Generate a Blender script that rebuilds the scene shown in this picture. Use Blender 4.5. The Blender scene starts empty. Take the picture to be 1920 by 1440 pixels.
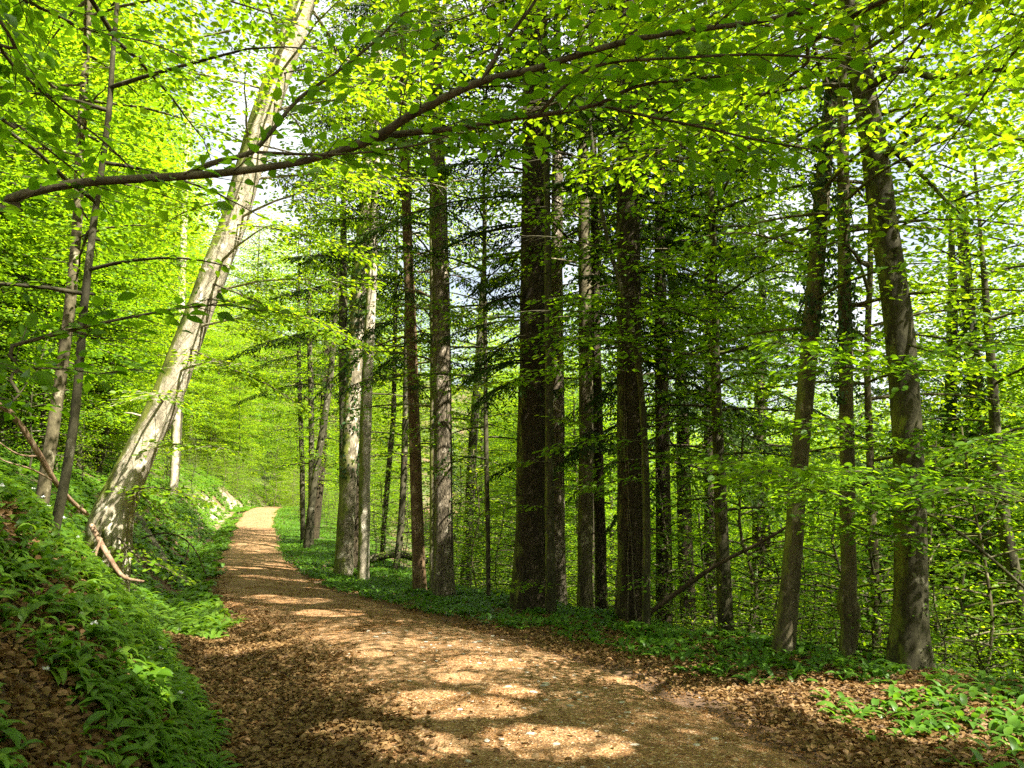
import bpy, math, random
import numpy as np

# ------------------------------------------------------------------ camera, sky, sun, exposure
scene = bpy.context.scene
COL = scene.collection
F = 1440.0                      # focal length in photograph pixels (1920 wide)
PITCH = math.atan(210.0 / F)
CAM_Z = 1.6
cam_data = bpy.data.cameras.new('camera')
cam = bpy.data.objects.new('camera', cam_data)
COL.objects.link(cam)
cam.location = (0, 0, CAM_Z)
cam.rotation_euler = (math.pi / 2 + PITCH, 0, 0)
cam_data.sensor_width = 36.0
cam_data.lens = 36.0 * F / 1920.0
cam_data.clip_start = 0.05
cam_data.clip_end = 3000
scene.camera = cam

SUN_EL = math.radians(51)
SUN_H = (0.80, -0.60)           # towards the sun, on the ground plan
SUN = np.array([SUN_H[0] * math.cos(SUN_EL), SUN_H[1] * math.cos(SUN_EL), math.sin(SUN_EL)])
world = bpy.data.worlds.new('World')
scene.world = world
world.use_nodes = True
wn = world.node_tree
bg = wn.nodes['Background']
sky = wn.nodes.new('ShaderNodeTexSky')
sky.sky_type = 'NISHITA'
sky.sun_disc = False
sky.sun_elevation = SUN_EL
sky.sun_rotation = math.atan2(SUN_H[0], SUN_H[1])
sky.air_density = 1.0
sky.dust_density = 4.0
sky.ozone_density = 1.0
# thin bright cloud over most of the sky
tcw = wn.nodes.new('ShaderNodeTexCoord')
ncl = wn.nodes.new('ShaderNodeTexNoise')
ncl.inputs['Scale'].default_value = 3.0
ncl.inputs['Detail'].default_value = 6
ncl.inputs['Roughness'].default_value = .6
wn.links.new(tcw.outputs['Generated'], ncl.inputs['Vector'])
rcl = wn.nodes.new('ShaderNodeValToRGB')
rcl.color_ramp.elements[0].position = .36; rcl.color_ramp.elements[0].color = (.25, .25, .25, 1)
rcl.color_ramp.elements[1].position = .58; rcl.color_ramp.elements[1].color = (.85, .85, .85, 1)
wn.links.new(ncl.outputs['Fac'], rcl.inputs[0])
mcl = wn.nodes.new('ShaderNodeMix'); mcl.data_type = 'RGBA'
mcl.inputs[7].default_value = (5.2, 5.3, 5.4, 1)
wn.links.new(rcl.outputs[0], mcl.inputs[0])
wn.links.new(sky.outputs[0], mcl.inputs[6])
wn.links.new(mcl.outputs[2], bg.inputs[0])
bg.inputs[1].default_value = 0.06

sun_data = bpy.data.lights.new('sun', 'SUN')
sun_data.energy = 5.0
sun_data.angle = math.radians(0.5)
sun_data.color = (1.0, 0.955, 0.87)
sun = bpy.data.objects.new('sun', sun_data)
COL.objects.link(sun)
sun.rotation_euler = (math.pi / 2 - SUN_EL, 0, math.atan2(SUN_H[0], -SUN_H[1]))

scene.view_settings.view_transform = 'Standard'
scene.view_settings.look = 'None'
scene.view_settings.exposure = 2.32
scene.view_settings.gamma = 1.0
cy = scene.cycles
cy.max_bounces = 9
cy.diffuse_bounces = 5
cy.glossy_bounces = 2
cy.transmission_bounces = 6
cy.transparent_max_bounces = 4
cy.caustics_reflective = False
cy.caustics_refractive = False
cy.use_adaptive_sampling = True
cy.adaptive_threshold = 0.012
cy.use_denoising = False
cy.denoiser = 'OPENIMAGEDENOISE'
cy.sample_clamp_indirect = 8.0

RNG = np.random.default_rng(7)
random.seed(7)
CP, SP = math.cos(PITCH), math.sin(PITCH)


# ------------------------------------------------------------------ terrain
def smooth_table(pts, win):
    ys = np.arange(-150.0, 420.0, 0.25)
    v = np.interp(ys, [p[0] for p in pts], [p[1] for p in pts])
    k = int(win / 0.25)
    ker = np.hanning(2 * k + 3)
    ker /= ker.sum()
    pad = len(ker) // 2
    return ys, np.convolve(np.pad(v, pad, mode='edge'), ker, mode='valid')


_Y, _XR = smooth_table([(-150, 9), (-40, 6), (-10, 3.3), (0, 2.45), (3, 2.1), (4.5, 1.85), (6, 1.45), (9, .1), (16, -3.55),
                        (25.7, -7.3), (46, -13.9), (54, -16.0), (64, -17.6), (90, -16), (420, 100)], 2.2)
_, _ZG = smooth_table([(-150, -1.5), (-40, -.5), (0, 0), (7, 0), (12, -.2), (18, -.42), (26, -.45), (36, -.25), (46, .15),
                       (52, .6), (58, .8), (66, .3), (90, -2), (420, 6)], 3.0)
_C = _XR - 1.25
_SL = np.gradient(_C, 0.25)
_COS = 1 / np.sqrt(1 + _SL ** 2)


def vnoise(x, y, seed=0):
    x = np.asarray(x, float); y = np.asarray(y, float)
    xi = np.floor(x).astype(np.int64); yi = np.floor(y).astype(np.int64)
    fx = x - xi; fy = y - yi
    fx = fx * fx * (3 - 2 * fx); fy = fy * fy * (3 - 2 * fy)

    def h(a, b):
        n = (a * 374761393 + b * 668265263 + seed * 1442695041) & 0x7fffffff
        n = ((n ^ (n >> 13)) * 1274126177) & 0x7fffffff
        return ((n ^ (n >> 16)) & 0xffff) / 65535.0
    return (h(xi, yi) * (1 - fx) + h(xi + 1, yi) * fx) * (1 - fy) + (h(xi, yi + 1) * (1 - fx) + h(xi + 1, yi + 1) * fx) * fy - 0.5


def sstep(a, b, x):
    u = np.clip((x - a) / (b - a), 0, 1)
    return u * u * (3 - 2 * u)


def lateral(x, y):
    return (x - np.interp(y, _Y, _C)) * np.interp(y, _Y, _COS)


def at_t(t, y):
    return np.interp(y, _Y, _C) + t / np.interp(y, _Y, _COS)


def ground(x, y):
    x = np.asarray(x, float); y = np.asarray(y, float)
    t = lateral(x, y)
    z = np.interp(y, _Y, _ZG)
    # the path: a shallow crown
    z = z + 0.03 * np.clip(1 - (t / 1.3) ** 2, 0, 1)
    # right: verge, then falling away to a valley, a wooded hillside beyond it
    b = 3.2 + 1.3 * (1 - sstep(5, 9.5, y))
    d = np.clip(t - b, 0, None)
    fall = 15 * (1 - np.exp(-0.55 * d / 15)) * sstep(0, 2.5, d)
    z = z - fall
    z = z + 62 * sstep(55, 190, t) + np.clip(t - 190, 0, None) * 0.1
    # left: ditch and steep bank, then the wooded slope
    deep = 0.10 + 0.22 * sstep(9, 14, y)
    z = z - deep * np.exp(-((t + 1.95) / 0.42) ** 2)
    toe = -2.2 - 0.30 * sstep(4, 9, y)
    e = np.clip(toe - t, 0, None)
    steep = 1.12 * e * sstep(-.2, .4, e)
    rise = np.where(e < 1.35, steep, 1.12 * 1.35 + 0.62 * np.clip(e - 1.35, 0, 60) + 0.25 * np.clip(e - 61.35, 0, 200))
    z = z + rise
    off = sstep(1.2, 2.4, np.abs(t))
    n = 0.10 * vnoise(x * 1.3, y * 1.3, 1) + 0.05 * vnoise(x * 3.7, y * 3.7, 2)
    n = n + 0.5 * vnoise(x * .27, y * .27, 3) * sstep(5, 12, np.abs(t))
    n = n * off + 0.025 * vnoise(x * 1.1, y * 1.1, 4) * (1 - off)
    return z + n


def pix(u, v, d):
    """A pixel of the photograph at world distance Y = d -> point, metres per pixel there."""
    ry = (720.0 - v) / F
    s = d / (CP - ry * SP)
    return np.array([s * (u - 960) / F, d, CAM_Z + s * (SP + ry * CP)]), s / F


def hit(u, v):
    for d in np.arange(2.5, 80, 0.05):
        p, _ = pix(u, v, d)
        if p[2] < ground(p[0], p[1]):
            return d
    return 80.0


# ------------------------------------------------------------------ mesh building
class MB:
    def __init__(self):
        self.v = []; self.f = {3: [], 4: []}; self.n = 0

    def add(self, verts, faces):
        verts = np.asarray(verts, float).reshape(-1, 3)
        faces = np.asarray(faces, np.int64)
        self.v.append(verts); self.f[faces.shape[1]].append(faces + self.n)
        self.n += len(verts)

    def add2(self, verts, quads, tris):
        verts = np.asarray(verts, float).reshape(-1, 3)
        self.v.append(verts)
        if len(quads): self.f[4].append(np.asarray(quads, np.int64) + self.n)
        if len(tris): self.f[3].append(np.asarray(tris, np.int64) + self.n)
        self.n += len(verts)

    def mesh(self, name, mat, smooth=False, origin=(0, 0, 0)):
        v = np.concatenate(self.v) - np.asarray(origin, float)
        q = np.concatenate(self.f[4]) if self.f[4] else np.zeros((0, 4), np.int64)
        t = np.concatenate(self.f[3]) if self.f[3] else np.zeros((0, 3), np.int64)
        me = bpy.data.meshes.new(name)
        me.vertices.add(len(v))
        me.vertices.foreach_set('co', v.astype(np.float32).ravel())
        nl = q.size + t.size
        me.loops.add(nl)
        me.loops.foreach_set('vertex_index', np.concatenate([q.ravel(), t.ravel()]).astype(np.int32))
        me.polygons.add(len(q) + len(t))
        me.polygons.foreach_set('loop_start', np.concatenate([np.arange(len(q)) * 4, q.size + np.arange(len(t)) * 3]).astype(np.int32))
        if smooth:
            me.polygons.foreach_set('use_smooth', np.ones(len(q) + len(t), bool))
        me.update(calc_edges=True)
        if mat is not None:
            me.materials.append(mat)
        return me

    def build(self, name, mat, parent=None, smooth=False, origin=None):
        if origin is None:
            origin = tuple(parent.location) if parent is not None else (0, 0, 0)
        o = bpy.data.objects.new(name, self.mesh(name, mat, smooth, origin))
        COL.objects.link(o)
        if parent is not None:
            o.parent = parent
        else:
            o.location = origin
        return o


def thing(name, label, cat, loc, group=None):
    o = bpy.data.objects.new(name, None)
    COL.objects.link(o)
    o.location = tuple(float(a) for a in loc)
    o.empty_display_size = 0.2
    tag(o, label, cat, group)
    return o


def tag(o, label=None, cat=None, group=None, kind=None):
    if label: o['label'] = label
    if cat: o['category'] = cat
    if group: o['group'] = group
    if kind: o['kind'] = kind
    return o


def tube(mb, pts, rad, n=8, bump=0.0, seed=0, flare=None, cap=True):
    """A tapering limb along pts; bump roughens its outline, flare adds root swellings at the foot."""
    pts = np.asarray(pts, float); rad = np.asarray(rad, float)
    m = len(pts)
    tan = np.gradient(pts, axis=0)
    tan /= np.linalg.norm(tan, axis=1)[:, None] + 1e-9
    ref = np.array([0, 1.0, 0]) if abs(tan[0][1]) < 0.8 else np.array([1.0, 0, 0])
    a = np.cross(tan, ref); a /= np.linalg.norm(a, axis=1)[:, None] + 1e-9
    b = np.cross(tan, a)
    th = np.linspace(0, 2 * np.pi, n, endpoint=False)
    R = np.repeat(rad[:, None], n, 1)
    if bump:
        along = np.concatenate([[0], np.cumsum(np.linalg.norm(np.diff(pts, axis=0), axis=1))])
        A, T = np.meshgrid(along, th, indexing='ij')
        cx, sx = np.cos(T) * 1.3 + 9, np.sin(T) * 1.3 + 9
        R = R * (1 + bump * (vnoise(cx + A * 1.1, sx + A * .7, seed) + .6 * vnoise(cx * 3 + A * 2.6, sx * 3 - A * 2.1, seed + 5)))
    if flare:
        amt, hgt, lobes, ph = flare
        zz = pts[:, 2] - pts[0, 2]
        fl = amt * np.exp(-np.clip(zz, 0, None) / hgt)
        R = R * (1 + fl[:, None] * (0.55 + 0.45 * np.cos(lobes * th + ph)[None, :] + .25 * np.cos((lobes + 2) * th + 2 * ph)[None, :]))
    V = pts[:, None, :] + R[..., None] * (np.cos(th)[None, :, None] * a[:, None, :] + np.sin(th)[None, :, None] * b[:, None, :])
    V = V.reshape(-1, 3)
    i = np.arange(m - 1)[:, None] * n; j = np.arange(n)[None, :]; k = (j + 1) % n
    Q = np.stack([i + j, i + k, i + n + k, i + n + j], -1).reshape(-1, 4)
    tris = []
    if cap:
        V = np.vstack([V, pts[-1:]])
        c = m * n
        tris = [[(m - 1) * n + q, (m - 1) * n + (q + 1) % n, c] for q in range(n)]
    mb.add2(V, Q, tris)


def resample(pts, rad, step):
    pts = np.asarray(pts, float); rad = np.asarray(rad, float)
    s = np.concatenate([[0], np.cumsum(np.linalg.norm(np.diff(pts, axis=0), axis=1))])
    n = max(3, int(s[-1] / step) + 1)
    # Catmull-Rom through the points
    q = np.linspace(0, s[-1], n)
    idx = np.clip(np.searchsorted(s, q, side='right') - 1, 0, len(pts) - 2)
    u = ((q - s[idx]) / (s[idx + 1] - s[idx] + 1e-9))[:, None]
    P0 = pts[np.clip(idx - 1, 0, None)]; P1 = pts[idx]; P2 = pts[idx + 1]; P3 = pts[np.clip(idx + 2, None, len(pts) - 1)]
    out = 0.5 * ((2 * P1) + (-P0 + P2) * u + (2 * P0 - 5 * P1 + 4 * P2 - P3) * u ** 2 + (-P0 + 3 * P1 - 3 * P2 + P3) * u ** 3)
    return out, np.interp(q, s, rad)


# leaf outlines: x along the blade, y across, z up
T_FAR = (np.array([[0, 0, 0], [.5, -.33, .05], [1, 0, -.06], [.5, .33, .05]]), [[0, 1, 2, 3]], [])
T_MID = (np.array([[0, 0, 0], [.28, -.27, .06], [.68, -.25, .03], [1, 0, -.09], [.68, .25, .03], [.28, .27, .06]]),
         [[0, 1, 2, 3], [0, 3, 4, 5]], [])
T_NEAR = (np.array([[0, 0, 0], [.2, 0, 0], [.48, 0, 0], [.78, 0, -.04], [1.02, 0, -.11],
                    [.18, -.19, .06], [.46, -.30, .12], [.76, -.20, .05], [.18, .19, .05], [.46, .31, .10], [.76, .21, .03]]),
          [[1, 5, 6, 2], [2, 6, 7, 3], [1, 2, 9, 8], [2, 3, 10, 9]], [[0, 5, 1], [3, 7, 4], [0, 1, 8], [3, 4, 10]])
T_LITTER = (np.array([[0, 0, .05], [.3, -.27, .20], [.7, -.24, .16], [1, 0, .05], [.7, .24, .22], [.3, .27, .12]]),
            [[0, 1, 2, 3], [0, 3, 4, 5]], [])
T_BLADE = (np.array([[0, 0, 0], [.5, -.16, .01], [1, 0, -.06], [.5, .16, .01]]), [[0, 1, 2, 3]], [])


def arch_leaf(lift, bend, width, n=5):
    """A lance-shaped leaf of unit length rising at `lift` and bending over by `bend` radians."""
    pts = [(0.0, 0.0)]
    for i in range(n):
        a = lift - bend * (i / (n - 1)) ** 1.2
        pts.append((pts[-1][0] + math.cos(a) / n, pts[-1][1] + math.sin(a) / n))
    ws = [0.10, 0.55, 1.0, .95, .62, 0.03][:n + 1]
    V = []
    for (x, z), w in zip(pts, ws):
        V += [[x, -width * w, z + .25 * width * w], [x, 0, z - .05 * width], [x, width * w, z + .25 * width * w]]
    Q = []
    for i in range(n):
        o = 3 * i
        Q += [[o, o + 3, o + 4, o + 1], [o + 1, o + 4, o + 5, o + 2]]
    return np.array(V), Q, []


T_GARLIC = [arch_leaf(1.05, 1.6, .105), arch_leaf(.9, 1.35, .12), arch_leaf(1.2, 1.5, .10), arch_leaf(.7, 1.2, .135)]


def stamp(mb, tpl, pos, head, nrm, size, wid=1.0):
    """Copies of a leaf outline at pos, tips along head, faces along nrm."""
    tv, tq, tt = tpl
    k = len(pos)
    if k == 0:
        return
    head = head / (np.linalg.norm(head, axis=1)[:, None] + 1e-9)
    side = np.cross(nrm, head); side /= np.linalg.norm(side, axis=1)[:, None] + 1e-9
    up = np.cross(head, side)
    size = np.broadcast_to(np.asarray(size, float), (k,))
    wid = np.broadcast_to(np.asarray(wid, float), (k,))
    V = (tv[None, :, 0, None] * head[:, None, :] + tv[None, :, 1, None] * (side * wid[:, None])[:, None, :] + tv[None, :, 2, None] * up[:, None, :])
    V = pos[:, None, :] + V * size[:, None, None]
    nv = len(tv)
    off = (np.arange(k) * nv)[:, None, None]
    q = (np.asarray(tq)[None] + off).reshape(-1, 4) if len(tq) else []
    t = (np.asarray(tt)[None] + off).reshape(-1, 3) if len(tt) else []
    mb.add2(V.reshape(-1, 3), q, t)


# sunlit spots of the photograph: nothing in the canopy grows in the way of these (x, y, z, radius)
LIT = []


def in_sun_gap(p):
    m = np.zeros(len(p), bool)
    for (x, y, z, r) in LIT:
        q = p - np.array([x, y, z])
        s = q @ SUN
        d = np.linalg.norm(q - s[:, None] * SUN, axis=1)
        m |= (d < r) & (s > 0.35)
    return m


class Foliage:
    def __init__(self):
        self.p = []; self.h = []; self.n = []; self.s = []

    def put(self, p, h, n, s):
        self.p.append(p); self.h.append(h); self.n.append(n); self.s.append(s)

    def build(self, name, mat, parent, tpl, gaps=True, origin=None, smooth=False, keep=None):
        if not self.p:
            return None
        p = np.concatenate(self.p); h = np.concatenate(self.h); n = np.concatenate(self.n); s = np.concatenate(self.s)
        k = np.ones(len(p), bool)
        if gaps:
            k &= ~in_sun_gap(p)
        if keep is not None:
            k &= keep(p)
        if not k.any():
            return None
        mb = MB()
        stamp(mb, tpl, p[k], h[k], n[k], s[k], RNG.uniform(.8, 1.15, k.sum()))
        return mb.build(name, mat, parent, smooth, origin)


def rotz(v, a):
    c, s = np.cos(a), np.sin(a)
    return np.stack([v[..., 0] * c - v[..., 1] * s, v[..., 0] * s + v[..., 1] * c, v[..., 2]], -1)


def spray_along(fol, wood, P, leaf, tw_sp, tw_len, lf_sp, rng, t0=0.12, jit=.35, spread=.10, tw_r=.0022, tw_wood=True, ang=.85,
                droop=.15, shape=.55, sides=3):
    """Twigs left and right of the limb polyline P, leaves along each twig: the flat layered spray of a beech."""
    P = np.asarray(P, float)
    seg = np.linalg.norm(np.diff(P, axis=0), axis=1)
    s = np.concatenate([[0], np.cumsum(seg)])
    L = s[-1]
    q = np.arange(t0 * L, L, tw_sp) + rng.uniform(-.3, .3, len(np.arange(t0 * L, L, tw_sp))) * tw_sp
    q = np.clip(q, 0, L * .999)
    q = np.append(q, L * .985)
    m = len(q)
    base = np.stack([np.interp(q, s, P[:, k]) for k in range(3)], -1)
    q2 = np.clip(q + .02 * L + .01, 0, L)
    d = np.stack([np.interp(q2, s, P[:, k]) for k in range(3)], -1) - np.stack([np.interp(np.clip(q - .02 * L, 0, L), s, P[:, k]) for k in range(3)], -1)
    d /= np.linalg.norm(d, axis=1)[:, None] + 1e-9
    side = np.where(np.arange(m) % 2 == 0, 1.0, -1.0)
    a = side * (ang + rng.uniform(-.3, .3, m))
    a[-1] = 0
    td = rotz(d, a)
    td[:, 2] = td[:, 2] * .5 + rng.uniform(-.22, .14, m)
    td /= np.linalg.norm(td, axis=1)[:, None] + 1e-9
    f = q / L
    ln = tw_len * ((1 - f) ** shape * .85 + .22) * rng.uniform(.6, 1.2, m)
    n = np.maximum(2, (ln / lf_sp).astype(int))
    idx = np.repeat(np.arange(m), n)
    w = np.concatenate([np.linspace(.12, 1, k) for k in n])
    pos = base[idx] + td[idx] * (w * ln[idx])[:, None]
    pos[:, 2] -= droop * (w * ln[idx]) ** 2
    ls = np.where(np.arange(len(idx)) % 2 == 0, 1.0, -1.0)
    hd = rotz(td[idx], ls * (.75 + rng.uniform(-.35, .35, len(idx))))
    hd[:, 2] += rng.uniform(-.35, .12, len(idx))
    lat = rotz(td[idx], ls * (np.pi / 2))
    pos = pos + lat * (np.abs(rng.normal(0, spread, len(idx))) * (1.05 - .6 * w))[:, None]
    pos[:, 2] += rng.normal(0, spread * .35, len(idx))
    nr = rng.normal(0, jit, (len(idx), 3)); nr[:, 2] += 1
    fol.put(pos, hd, nr, leaf * rng.uniform(.62, 1.15, len(idx)))
    if wood is not None and tw_wood:
        for i in range(m):
            e = base[i] + td[i] * ln[i] * .95
            mid = base[i] + td[i] * ln[i] * .5
            e = e.copy(); mid = mid.copy()
            e[2] -= droop * ln[i] ** 2; mid[2] -= droop * (ln[i] * .5) ** 2
            tube(wood, [base[i], mid, e], [tw_r * 1.5, tw_r, tw_r * .5], sides, cap=False)


def limb_pts(start, az, L, rise, sag, rng, n=7, wig=.06):
    t = np.linspace(0, 1, n)
    h = np.array([math.cos(az), math.sin(az)])
    nrm = np.array([-h[1], h[0]])
    w = np.cumsum(rng.normal(0, wig, n)) * L * .18
    w -= w[0]
    x = start[0] + L * t * h[0] + nrm[0] * w
    y = start[1] + L * t * h[1] + nrm[1] * w
    z = start[2] + L * (rise * t - sag * t * t) + np.cumsum(rng.normal(0, wig * .5, n)) * L * .1
    return np.stack([x, y, z], -1)


def crown(fol, wood, trunk, z0, z1, n, len_fn, rng, leaf=.1, tw_sp=.22, tw_len=.9, lf_sp=.085, rise=(.1, .5), sag=.25, az=None, spread=.13,
          jit=.4, tw_wood=False, limb_r=.010, sides=4):
    """n limbs off the trunk polyline between heights z0 and z1, golden-angle arranged, each carrying a spray."""
    T = np.asarray(trunk)
    ph = rng.uniform(0, 6.28)
    for i in range(n):
        f = (i + rng.uniform(0, 1)) / n
        z = z0 + (z1 - z0) * f
        st = np.array([np.interp(z, T[:, 2], T[:, 0]), np.interp(z, T[:, 2], T[:, 1]), z])
        if az is None:
            a = ph + i * 2.39996 + rng.uniform(-.4, .4)
        else:
            a = rng.uniform(*az)
        L = len_fn(f) * rng.uniform(.7, 1.2)
        r = rise[0] + (rise[1] - rise[0]) * f
        P = limb_pts(st, a, L, r + rng.uniform(-.08, .08), sag, rng)
        if wood is not None:
            tube(wood, P, np.linspace(limb_r * (L ** .8) + .006, .004, len(P)), sides, cap=False)
        spray_along(fol, wood, P, leaf, tw_sp, tw_len * min(1.2, L / 2.2), lf_sp, rng, t0=.12, jit=jit, spread=spread, tw_wood=tw_wood)


def fir_boughs(mb, wood, trunk, z0, z1, n, L0, L1, rng, step=.085, blade=.105, az=None, droop=.30, twl=.5):
    """Flat drooping boughs of dark needles."""
    T = np.asarray(trunk)
    ph = rng.uniform(0, 6.28)
    for i in range(n):
        f = (i + rng.uniform(0, 1)) / n
        z = z0 + (z1 - z0) * f
        st = np.array([np.interp(z, T[:, 2], T[:, 0]), np.interp(z, T[:, 2], T[:, 1]), z])
        a = ph + i * 2.39996 + rng.uniform(-.5, .5) if az is None else rng.uniform(*az)
        L = (L0 + (L1 - L0) * f) * rng.uniform(.5, 1.2)
        P = limb_pts(st, a, L, rng.uniform(-.15, .2), droop * rng.uniform(.5, 1.4), rng)
        if wood is not None:
            tube(wood, P, np.linspace(.008 * L + .006, .003, len(P)), 4, cap=False)
        seg = np.linalg.norm(np.diff(P, axis=0), axis=1); s = np.concatenate([[0], np.cumsum(seg)])
        q = np.arange(.25 * s[-1], s[-1], step)
        if len(q) < 2:
            continue
        base = np.stack([np.interp(q, s, P[:, k]) for k in range(3)], -1)
        d = np.gradient(base, axis=0); d /= np.linalg.norm(d, axis=1)[:, None] + 1e-9
        for sd in (1, -1):
            td = rotz(d, sd * (.95 + rng.uniform(-.2, .2, len(q))))
            td[:, 2] -= rng.uniform(.05, .35, len(q))
            ln = twl * (1.1 - .75 * q / s[-1]) * rng.uniform(.25, 1.35, len(q))
            k = np.maximum(3, (ln / .030).astype(int))
            idx = np.repeat(np.arange(len(q)), k)
            w = np.concatenate([np.linspace(.05, 1, c) for c in k])
            pos = base[idx] + td[idx] * (w * ln[idx])[:, None]
            pos[:, 2] -= .3 * (w * ln[idx]) ** 2
            ls = np.where(np.arange(len(idx)) % 2 == 0, 1.0, -1.0)
            hd = rotz(td[idx], ls * (.7 + rng.uniform(-.3, .3, len(idx))))
            hd[:, 2] += rng.uniform(-.25, .1, len(idx))
            nr = rng.normal(0, .55, (len(idx), 3)); nr[:, 2] += 1
            mb.put(pos, hd, nr, blade * rng.uniform(.7, 1.2, len(idx)))


# ------------------------------------------------------------------ materials
def new_mat(name):
    m = bpy.data.materials.new(name)
    m.use_nodes = True
    nt = m.node_tree
    return m, nt, nt.nodes['Principled BSDF'], nt.nodes['Material Output']


def ramp(nt, fac, stops):
    r = nt.nodes.new('ShaderNodeValToRGB')
    e = r.color_ramp.elements
    while len(e) < len(stops):
        e.new(0.5)
    for k, (p, c) in zip(e, stops):
        k.position = p
        k.color = (*c, 1)
    nt.links.new(fac, r.inputs[0])
    return r.outputs[0]


def noise(nt, vec, scale, detail=4, rough=.6, dist=0):
    n = nt.nodes.new('ShaderNodeTexNoise')
    n.inputs['Scale'].default_value = scale
    n.inputs['Detail'].default_value = detail
    n.inputs['Roughness'].default_value = rough
    n.inputs['Distortion'].default_value = dist
    if vec is not None:
        nt.links.new(vec, n.inputs['Vector'])
    return n.outputs['Fac']


def mapping(nt, scale, out='Object'):
    tc = nt.nodes.new('ShaderNodeTexCoord')
    mp = nt.nodes.new('ShaderNodeMapping')
    mp.inputs['Scale'].default_value = scale
    nt.links.new(tc.outputs[out], mp.inputs['Vector'])
    return mp.outputs[0]


def mixc(nt, fac, a, b, mode='MIX'):
    m = nt.nodes.new('ShaderNodeMix')
    m.data_type = 'RGBA'
    m.blend_type = mode
    for sock, val in ((m.inputs[0], fac), (m.inputs[6], a), (m.inputs[7], b)):
        if hasattr(val, 'is_linked'):
            nt.links.new(val, sock)
        elif isinstance(val, (int, float)):
            sock.default_value = val
        else:
            sock.default_value = (*val, 1)
    return m.outputs[2]


def bump(nt, h, strength, dist, bsdf):
    b = nt.nodes.new('ShaderNodeBump')
    b.inputs['Strength'].default_value = strength
    b.inputs['Distance'].default_value = dist
    nt.links.new(h, b.inputs['Height'])
    nt.links.new(b.outputs[0], bsdf.inputs['Normal'])


def leaf_mat(name, cols, trans_gain=(1.5, 1.6, .6), tmix=.5, rough=.45, spec=.35):
    """Leaf blade: coloured per leaf, light passing through comes out yellower."""
    m, nt, b, out = new_mat(name)
    geo = nt.nodes.new('ShaderNodeNewGeometry')
    oi = nt.nodes.new('ShaderNodeObjectInfo')
    add = nt.nodes.new('ShaderNodeMath'); add.operation = 'MULTIPLY_ADD'
    nt.links.new(oi.outputs['Random'], add.inputs[0]); add.inputs[1].default_value = .45
    sub = nt.nodes.new('ShaderNodeMath'); sub.operation = 'MULTIPLY'
    nt.links.new(geo.outputs['Random Per Island'], sub.inputs[0]); sub.inputs[1].default_value = .55
    nt.links.new(sub.outputs[0], add.inputs[2])
    c = ramp(nt, add.outputs[0], [(i / (len(cols) - 1), k) for i, k in enumerate(cols)])
    nt.links.new(c, b.inputs['Base Color'])
    b.inputs['Roughness'].default_value = rough
    b.inputs['Specular IOR Level'].default_value = spec
    tr = nt.nodes.new('ShaderNodeBsdfTranslucent')
    g = mixc(nt, 1.0, c, trans_gain, 'MULTIPLY')
    nt.links.new(g, tr.inputs['Color'])
    mx = nt.nodes.new('ShaderNodeMixShader')
    mx.inputs[0].default_value = tmix
    nt.links.new(b.outputs[0], mx.inputs[1]); nt.links.new(tr.outputs[0], mx.inputs[2])
    nt.links.new(mx.outputs[0], out.inputs['Surface'])
    return m


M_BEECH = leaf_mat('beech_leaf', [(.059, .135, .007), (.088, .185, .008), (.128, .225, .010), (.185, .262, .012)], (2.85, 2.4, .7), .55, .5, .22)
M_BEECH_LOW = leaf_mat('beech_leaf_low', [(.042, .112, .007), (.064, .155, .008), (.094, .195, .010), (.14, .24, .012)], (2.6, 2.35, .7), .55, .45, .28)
M_GARLIC = leaf_mat('garlic_leaf', [(.055, .13, .014), (.085, .18, .016), (.14, .23, .02)], (2.0, 1.9, .7), .42, .42, .32)
M_FIR = leaf_mat('fir_needles', [(.018, .040, .006), (.028, .058, .007), (.046, .078, .009)], (1.4, 1.5, .5), .28, .6, .15)
M_IVY = leaf_mat('ivy_leaf', [(.02, .05, .012), (.035, .08, .016), (.05, .10, .02)], (1.5, 1.6, .6), .3, .35, .5)
M_LITTER = leaf_mat('dead_leaf', [(.070, .034, .010), (.14, .077, .025), (.23, .14, .053), (.38, .27, .14)], (1.1, .9, .6), .22, .6, .25)
M_FLAKE = leaf_mat('bud_scale', [(.13, .057, .014), (.21, .102, .027), (.295, .156, .049), (.45, .30, .14)], (1.1, .9, .6), .12, .65, .2)


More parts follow.
